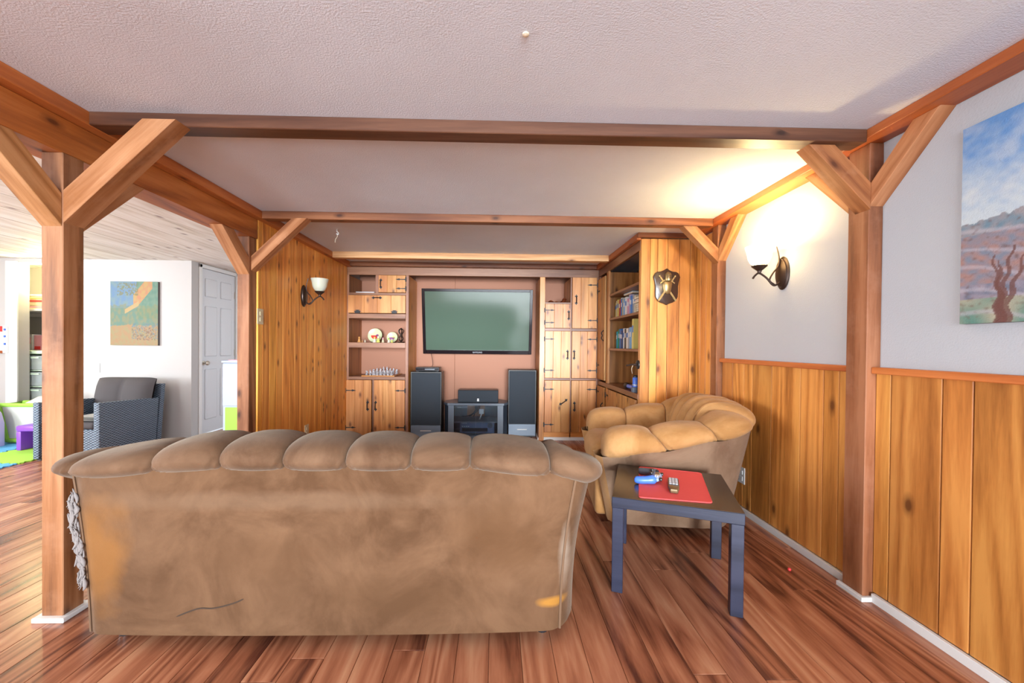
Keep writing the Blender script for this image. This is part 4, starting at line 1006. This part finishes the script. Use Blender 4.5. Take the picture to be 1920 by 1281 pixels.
def asect(fr):
    zb, zt = AZB(fr), AZT(fr); h = zt-zb; q = 1-abs(2*fr-1); q = min(1, max(0, (q-.45)/.4)); dp = q*.05
    return [(-.04, zb-.012), (.0, zb-.006), (.038, zb+.10*h), (.056, zb+.30*h), (.052, zb+.52*h), (.030, zb+.72*h), (-.008, zb+.88*h), (-.055, zb+.97*h), (-.105-dp, zb+1.0*h), (-.155-dp, zb+.95*h), (-.195-dp, zb+.80*h), (-.215-dp*1.5, zb+.5*h), (-.225-dp*2.2, zb-.02), (-.235-dp*3, .47), (-.24-dp*3.4, .38)]
def acore(fr): return (-.11, AZB(fr)+.015)
channels(ac, ap, [0, .115, .235, .345, .415, .47, .53, .585, .655, .765, .885, 1], asect, acore, VELC, base=(0, 0, 0), squeeze=.72, shear=.13, power=2.3)
def aouter(fr, t):
    p = AP[int(round(fr*400))]; s = 1-.16*(1-t); sx = 1-.17*(1-t)
    n = ANN[int(round(fr*400))]; o_ = .03*t if .06 < fr < .94 else 0
    return (p[0]*sx+(.02*(1-t) if p[0] < 0 else 0)+n.x*o_, p[1]*s+n.y*o_, .055+(AZB(fr)+.012-.055)*t)
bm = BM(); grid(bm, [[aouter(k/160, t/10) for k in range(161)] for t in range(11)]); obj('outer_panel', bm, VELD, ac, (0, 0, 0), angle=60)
for s, a, b in ((-1, 0, .0), (1, 1, 1)):
    fr_ = 0 if s < 0 else 1
    pts0 = [aouter(fr_, t/10) for t in range(11)]
    bm = BM(); grid(bm, [[(p[0], p[1], p[2]) for p in pts0], [(p[0]-.035, p[1]-s*.05, p[2]) for p in pts0], [(p[0]-.035, p[1]-s*.15, p[2]) for p in pts0], [(p[0]+.05, p[1]-s*.21, p[2]) for p in pts0]])
    obj('arm_front', bm, VELC, ac, (0, 0, 0), angle=80)
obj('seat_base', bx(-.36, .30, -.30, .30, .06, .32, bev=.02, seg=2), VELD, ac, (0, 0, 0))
obj('seat_cushion', bx(-.47, .30, -.27, .27, .30, .53, bev=.09, seg=5), VELC, ac, (0, 0, 0), angle=70)
obj('front_apron', bx(-.45, -.355, -.29, .29, .06, .335, bev=.03, seg=3), VELC, ac, (0, 0, 0), angle=70)
for xx in (-.30, .28):
    for yy in (-.30, .30):
        cst = BM(); lathe(cst, [(0, -.012), (.022, -.012), (.024, 0), (.022, .012), (0, .012)], n=14, mat=Matrix.Translation((xx, yy, .024)) @ Matrix.Rotation(PI/2, 4, 'X')); box(cst, xx-.012, xx+.012, yy-.016, yy+.016, .035, .062)
        obj('caster', cst, SILV, ac, (0, 0, 0))

# ------------------------------------------------------------------ side table with its things (one common table angle)
TA = math.radians(-20.5); TC = (.912, 2.012)
tb = thing('side_table', 'black square side table with four straight legs in front of the armchair', 'table', (TC[0], TC[1], 0), None, TA); local(tb)
TOPM = plain('worn_black_brown_top', (.050, .036, .026), .22)
obj('tabletop', bx(-.275, .275, -.285, .262, .40, .45, bev=.002), BLACKW, tb)
obj('top_veneer', bx(-.274, .274, -.284, .261, .4501, .4512), TOPM, tb)
for sx in (-1, 1):
    for sy in (-1, 1):
        obj('leg', bx(min(sx*.273, sx*.223), max(sx*.273, sx*.223), (-.283 if sy < 0 else .21), (-.233 if sy < 0 else .26), 0, .40, bev=.002), BLACKW, tb)
def on_table(name, label, cat, lx, ly, z, rot, group=None):
    c, s = math.cos(TA), math.sin(TA)
    o = thing(name, label, cat, (TC[0]+lx*c-ly*s, TC[1]+lx*s+ly*c, z), group, TA+rot); return local(o)
pm = on_table('placemat', 'red ribbed placemat lying askew on the black side table', 'placemat', .0, 0, .4513, 0)
bm = BM(); pts = []
def tl_(x, y):   # world -> table axes
    dx, dy = x-TC[0], y-TC[1]; c, s = math.cos(TA), math.sin(TA); return (dx*c+dy*s, -dx*s+dy*c)
cor = [tl_(*p) for p in ((.675, 1.826), (.99, 1.757), (1.161, 2.182), (.85, 2.297))]
for i in range(4):
    a, b, c_ = Vector(cor[i-1]), Vector(cor[i]), Vector(cor[(i+1) % 4]); r = .02
    for t in (0, .33, .66, 1):
        p = b+(a-b).normalized()*r*(1-t)**2+(c_-b).normalized()*r*t**2; pts.append((p.x, p.y))
obj('mat', prism(BM(), pts, 'z', 0, .003, bev=.0008), RED, pm)
cen = Vector((sum(p[0] for p in cor)/4, sum(p[1] for p in cor)/4)); rim = BM()
tube(rim, [(cen.x+(p[0]-cen.x)*.985, cen.y+(p[1]-cen.y)*.985, .003) for p in pts], .0012, 5, True); obj('stitched_edge', rim, RED, pm)

def gamepad(label, wx, wy, z, rot, shell, grip, faceplate):
    lx, ly = tl_(wx, wy); g = on_table('game_controller', label, 'game controller', lx, ly, z, rot)
    body = BM(); rows = []
    for k in range(17):
        a = -1+2*k/16; xw = a*.072
        yc = .012*(1-a*a)-.0; d = .030*(1-.25*abs(a)**3); h = .020*(1-.35*a*a)
        rows.append([(xw, yc+d*math.cos(q), .022+h*.8*math.sin(q)) for q in [2*PI*i/14 for i in range(14)]])
    grid(body, rows, True)
    for r in (rows[0], rows[-1]): body.faces.new([v for v in sorted(body.verts, key=lambda v: 0) if any((v.co-Vector(p)).length < 1e-6 for p in r)][:14]) if False else None
    obj('body', body, shell, g, angle=70)
    for s in (-1, 1):
        bmg = tube(BM(), smoothpath([(s*.052, .012, .024), (s*.066, -.012, .022), (s*.075, -.045, .018), (s*.079, -.075, .017), (s*.078, -.086, .017)], 4), [.017, .021, .023, .0225, .022, .021, .020, .020, .020, .020, .0195, .019, .018, .017, .014, .009, .003][:17], 12)
        obj('grip', bmg, grip[0 if s < 0 else 1], g, angle=70)
        stx = lathe(BM(), [(0, 0), (.006, 0), (.005, .010), (.010, .013), (.009, .017), (0, .016)], (s*.028 if s < 0 else .028, -.008, .034), 14); obj('thumbstick', stx, BLK, g)
        obj('shoulder_button', bx(min(s*.03, s*.058), max(s*.03, s*.058), .030, .046, .018, .032, bev=.005, seg=2), BLK, g)
    obj('face_plate', bx(-.024, .024, .008, .032, .034, .0405, bev=.002), faceplate, g)
    dp = BM(); box(dp, -.060, -.040, .010, .016, .034, .042); box(dp, -.053, -.047, .003, .023, .034, .042); obj('direction_pad', dp, BLK, g)
    bt = BM()
    for q in range(4): lathe(bt, [(0, 0), (.004, 0), (.0035, .006), (0, .0065)], (.050+.010*math.cos(q*PI/2), .013+.010*math.sin(q*PI/2), .036), 8)
    obj('button', bt, GREYB, g)
SHELLB = plain('pale_blue_shell', (.30, .40, .62), .3)
SHELLK = plain('dark_grey_shell', (.10, .11, .13), .35)
gamepad('blue and grey game controller with tan touchpad lying on the red placemat', .838, 2.055, .4545, -1.68, SHELLB, (SHELLK, BLUE), plain('tan_touchpad', (.30, .21, .13), .5))
rm = on_table('remote_control', 'bronze remote control with pale buttons on the red placemat', 'remote control', *tl_(.895, 1.945), .4543, -TA+math.radians(-23))
RMM = plain('bronze_remote', (.20, .14, .075), .28, .5)
obj('body', prism(BM(), [(-.014, -.085), (.014, -.085), (.019, -.08), (.026, -.03), (.026, .082), (.022, .088), (-.022, .088), (-.026, .082), (-.026, -.03), (-.019, -.08)], 'z', .002, .022, bev=.004, seg=2), RMM, rm)
obj('keypad', bx(-.0225, .0225, -.022, .084, .0222, .0235), BLK, rm)
for i in range(3):
    for j in range(5):
        obj('button', bx(-.0205+.0142*i, -.0085+.0142*i, -.018+.0205*j, -.002+.0205*j, .0236, .0268, bev=.001), GREYB, rm, smooth=False)

# ------------------------------------------------------------------ playroom
w = thing('wicker_armchair', 'grey wicker armchair with charcoal tufted back cushion below the garden painting', 'armchair', (-4.135, 4.25, 0)); local(w)
for sg in (-1, 1):
    obj('arm', prism(BM(), [(-.35, .02), (.29, .02), (.33, .53), (-.35, .565)], 'x', sg*.285-.03, sg*.285+.03, bev=.012, seg=2), WICK, w)
obj('back', prism(BM(), [(.30, .02), (.36, .02), (.42, .68), (.36, .68)], 'x', -.314, .314, bev=.01, seg=2), WICK, w)
obj('seat', bx(-.254, .254, -.33, .295, .06, .30, bev=.01), WICK, w)
obj('seat_cushion', bx(-.25, .25, -.34, .29, .302, .375, bev=.03, seg=3), CHAR, w)
bm = BM(); rows = []
for k in range(25):
    u = -1+2*k/24; puff = .075*(.45+.55*abs(math.sin(PI*(k/24)*2))**.6)*(1-abs(u)**8); row = []
    for i in range(16):
        q = 2*PI*i/16; row.append((u*.315, .25+(puff+.01)*math.cos(q)+.05*math.sin(q), .575+.185*(abs(math.sin(q))**.7)*(1 if math.sin(q) > 0 else -1)*(.93+.07*(1-u**6))))
    rows.append(row)
grid(bm, rows, True); obj('back_cushion', bm, CHAR, w, angle=70)
for sx in (-1, 1):
    for sy in (-.30, .28): obj('foot', bx(sx*.285-.02, sx*.285+.02, sy-.02, sy+.02, 0, .02), BLK, w)
pp = thing('paper_stack', 'loose white papers on the seat of the grey wicker armchair', 'paper', (-3.98, 4.1, .376)); local(pp)
for k in range(4):
    bm = BM(); a = random.uniform(-.3, .3); grid(bm, [[(-.10+.20*i/4, -.20+.38*j/6, .012*k+.004+.010*math.sin(i*1.1+k)*math.sin(j*.9+a)+.010) for i in range(5)] for j in range(7)]); bmesh.ops.solidify(bm, geom=bm.faces[:], thickness=.002); obj('sheet', bm, WHITE, pp)

tk = thing('toy_kitchen', 'pale blue and green toy cupboard standing before the white door', 'toy', (-2.72, 4.24, 0)); local(tk)
obj('body', bx(-.16, .16, 0, .30, .02, .945, bev=.006), PALEB, tk); obj('top', bx(-.17, .17, -.012, .31, .9455, .97, bev=.005), PALEB, tk)
obj('upper_door', bx(-.155, .155, -.012, -.0005, .49, .935, bev=.004), PALEB, tk); obj('lower_panel', bx(-.13, .155, -.012, -.0005, .03, .475, bev=.004), GREEN, tk)
obj('red_edge', bx(-.10, .17, .0, .30, .9705, .978), PINK, tk)
tag(tk.children[-1], 'pink edging on the top')

# closet shelf and contents
cs1 = thing('closet_shelf', 'white shelf inside the lit closet', 'shelf', (-5.68, 5.2, 1.53)); local(cs1)
obj('board', bx(-.61, .59, -.19, .24, 0, .022, bev=.003), WHITE, cs1); obj('cleat', bx(-.61, .59, .225, .24, -.05, -.001), WHITE, cs1)
z = 1.5525
for k, (w, h, m, nm) in enumerate(((.42, .035, 'pink', 'lowest'), (.34, .03, 'cream', 'second'), (.30, .045, 'red', 'third'), (.36, .03, 'yellow', 'fourth'), (.22, .04, 'white', 'topmost'))):
    g = thing('game_box', '%s box, %s in the pile on the closet shelf' % (m, nm), 'box', (-5.72+.05*(k % 2), 5.16, z), 'game boxes on the closet shelf'); local(g)
    obj('tray', bx(-w/2, w/2, -.12, .14, 0, h*.55), BMAT['cream'], g); obj('lid', bx(-w/2-.003, w/2+.003, -.123, .143, h*.5, h, bev=.002), BMAT[m], g); z += h+.001
dw = thing('drawer_tower', 'translucent green drawer tower full of toys in the closet', 'drawers', (-5.66, 5.2, 0)); local(dw)
fr = BM(); GT = plain('pale_green_frame', (.62, .78, .58), .4)
for sx in (-1, 1): box(fr, sx*.28-.012, sx*.28+.012, -.20, .2, 0, 1.0)
box(fr, -.29, .29, -.21, .2, 1.0, 1.04, bev=.005)
for zz in (.02, .24, .42, .60, .80): box(fr, -.268, .268, -.2, .2, zz-.012, zz)
obj('frame', fr, GT, dw)
for zz, m, h in ((.04, PINK, .18), (.245, ORANGE, .15), (.425, PINK, .15), (.605, BLUE, .17), (.805, PLY, .17)):
    d = bpy.data.objects.new('drawer', None); COL.objects.link(d); d.parent = dw; d['_b'] = (0, 0, 0)
    b = BM(); box(b, -.262, .262, -.215, -.205, zz, zz+h); box(b, -.262, -.255, -.205, .18, zz, zz+h); box(b, .255, .262, -.205, .18, zz, zz+h); box(b, -.255, .255, -.205, .18, zz, zz+.006); obj('tub', b, DRAWG, d)
    tb_ = BM()
    for q in range(9): lathe(tb_, [(0, -.045), (.035, -.03), (.05, 0), (.035, .03), (0, .045)], (random.uniform(-.19, .19), random.uniform(-.14, .1), zz+.055+random.uniform(0, .03)), 8)
    tc_ = obj('toys', tb_, m, d); tc_['kind'] = 'stuff'; obj('pull', bx(-.06, .06, -.225, -.2155, zz+h-.03, zz+h-.015), GT, d)
pb = thing('picture_board', 'pink picture board standing on the drawer tower', 'board', (-5.64, 5.12, 1.041)); local(pb)
obj('panel', bx(-.18, .20, 0, .02, 0, .19, bev=.002), PINK, pb); obj('sticker', bx(-.17, -.10, -.003, -.0005, .01, .05), REDP, pb); obj('sticker', bx(.0, .06, -.003, -.0005, .09, .15), PLY, pb)
wbx = thing('storage_box', 'white box with a pink patch beside the pink picture board', 'box', (-5.93, 5.12, 1.041)); local(wbx)
obj('body', bx(-.02, .09, 0, .10, 0, .20, bev=.004), WHITE, wbx); obj('label', bx(.0, .07, -.003, -.0005, .08, .16), PINK, wbx)

# toys on the floor
es = thing('whiteboard', 'white toy board with red top strip on the wall at the picture edge', 'whiteboard', (-6.03, 4.84, 0)); local(es)
obj('board', bx(-.32, .255, -.030, -.001, 1.01, 1.335, bev=.004), WHITE, es); obj('top_strip', bx(-.32, .20, -.034, -.0305, 1.265, 1.33), REDP, es); obj('tray', bx(-.32, .20, -.055, -.0305, 1.01, 1.04), ORANGE, es)
for zz in (1.29, 1.21, 1.12): obj('magnet', bx(.218, .24, -.037, -.0305, zz-.012, zz+.012, bev=.002), BLUE, es)
tbn = thing('toy_bin', 'lime green framed toy bin with mesh sides by the closet', 'toy bin', (-5.25, 4.64, .010)); local(tbn)
fr = BM(); a_, b_ = [(-.27, -.11), (.27, -.11), (.27, .11), (-.27, .11)], [(-.21, -.09), (.21, -.09), (.21, .09), (-.21, .09)]
tube(fr, [(x_, y_, .43) for x_, y_ in a_], .022, 8, True); tube(fr, [(x_, y_, .03) for x_, y_ in b_], .024, 8, True)
for (x0_, y0_), (x1_, y1_) in zip(a_, b_): tube(fr, [(x0_, y0_, .43), (x1_, y1_, .03)], .022, 8)
obj('frame', fr, GREEN, tbn)
ms = BM(); grid(ms, [[(x_, y_, .42) for x_, y_ in a_], [(x_, y_, .05) for x_, y_ in b_]], True); obj('mesh_panel', ms, MESHG, tbn)
obj('bottom', bx(-.21, .21, -.09, .09, .02, .035), GREEN, tbn)
ty = thing('soft_toy', 'cream soft toy heaped on the lime toy bin', 'soft toy', (-5.19, 4.64, .41)); local(ty)
bm = BM(); bmesh.ops.create_icosphere(bm, subdivisions=3, radius=1)
for v in bm.verts: v.co = Vector((v.co.x*.22+.02, v.co.y*.095, v.co.z*.09+.03+.05*v.co.x))*1.0 + Vector((0, 0, .012*mn.noise(v.co*2)))
obj('body', bm, CREAM, ty)
bm = BM(); bmesh.ops.create_icosphere(bm, subdivisions=2, radius=.065)
for v in bm.verts: v.co += Vector((.2, -.01, .10))
obj('head', bm, CREAM, ty)
ps = thing('toy_stool', 'small purple toy stool on the green foam mat', 'stool', (-4.86, 4.36, .010)); local(ps)
obj('seat', bx(-.14, .14, -.13, .13, .20, .26, bev=.015, seg=2), PURP, ps)
for sx in (-1, 1): obj('leg', bx(min(sx*.14, sx*.09), max(sx*.14, sx*.09), -.125, .125, 0, .20, bev=.01, seg=2), PURP, ps)
lv = thing('toy_armchair', 'lavender plastic toy armchair at the picture edge', 'toy chair', (-5.56, 4.40, .010)); local(lv)
pr = [(-.22, 0), (.20, 0), (.20, .25), (.17, .36), (.09, .45), (-.02, .50), (-.13, .49), (-.22, .44)]
bk_ = BM(); prism(bk_, pr, 'y', -.05, .05, bev=.02, seg=2); obj('back', bk_, LAV, lv)
obj('seat', bx(-.21, .19, -.30, -.051, .02, .20, bev=.02, seg=2), LAV, lv); obj('arm', bx(.12, .195, -.30, -.051, .201, .30, bev=.02, seg=2), LAV, lv); obj('arm', bx(-.21, -.14, -.30, -.051, .201, .30, bev=.02, seg=2), LAV, lv)
obj('cushion', bx(-.10, .10, -.062, -.0505, .24, .40, bev=.005), plain('mint_foam', (.55, .78, .62), .6), lv)

def foam_tile(x0, y0, s, mat, label):
    def edge(p, q, phase):
        p, q = Vector(p), Vector(q); d = (q-p); n = Vector((d.y, -d.x)).normalized(); out = []
        for k in range(48):
            t = k/48; amp = .012*math.sin(2*PI*8*t+phase) if .04 < t < .96 else 0; r = p+d*t+n*amp; out.append((r.x, r.y))
        return out
    c = [(x0, y0), (x0+s, y0), (x0+s, y0+s), (x0, y0+s)]; pts = []
    for i in range(4): pts += edge(c[i], c[(i+1) % 4], 0 if i in (0, 1) else PI*1.0*0)
    tag(obj('foam_tile', prism(BM(), pts, 'z', 0, .0098), mat, None, (x0+s/2, y0+s/2, 0)), label, 'play mat', 'interlocking foam mat tiles')
foam_tile(-5.06, 3.20, .594, FBLUE, 'nearest blue foam tile of the play mat')
foam_tile(-5.06, 3.81, .594, FGREEN, 'lime green foam tile under the purple stool')
foam_tile(-5.68, 4.19, .594, FBLUE, 'farther blue foam tile before the toy bin')
foam_tile(-5.68, 3.57, .594, FGREEN, 'lime green foam tile at the picture edge')
for o in list(bpy.data.objects):
    if '_b' in o: del o['_b']
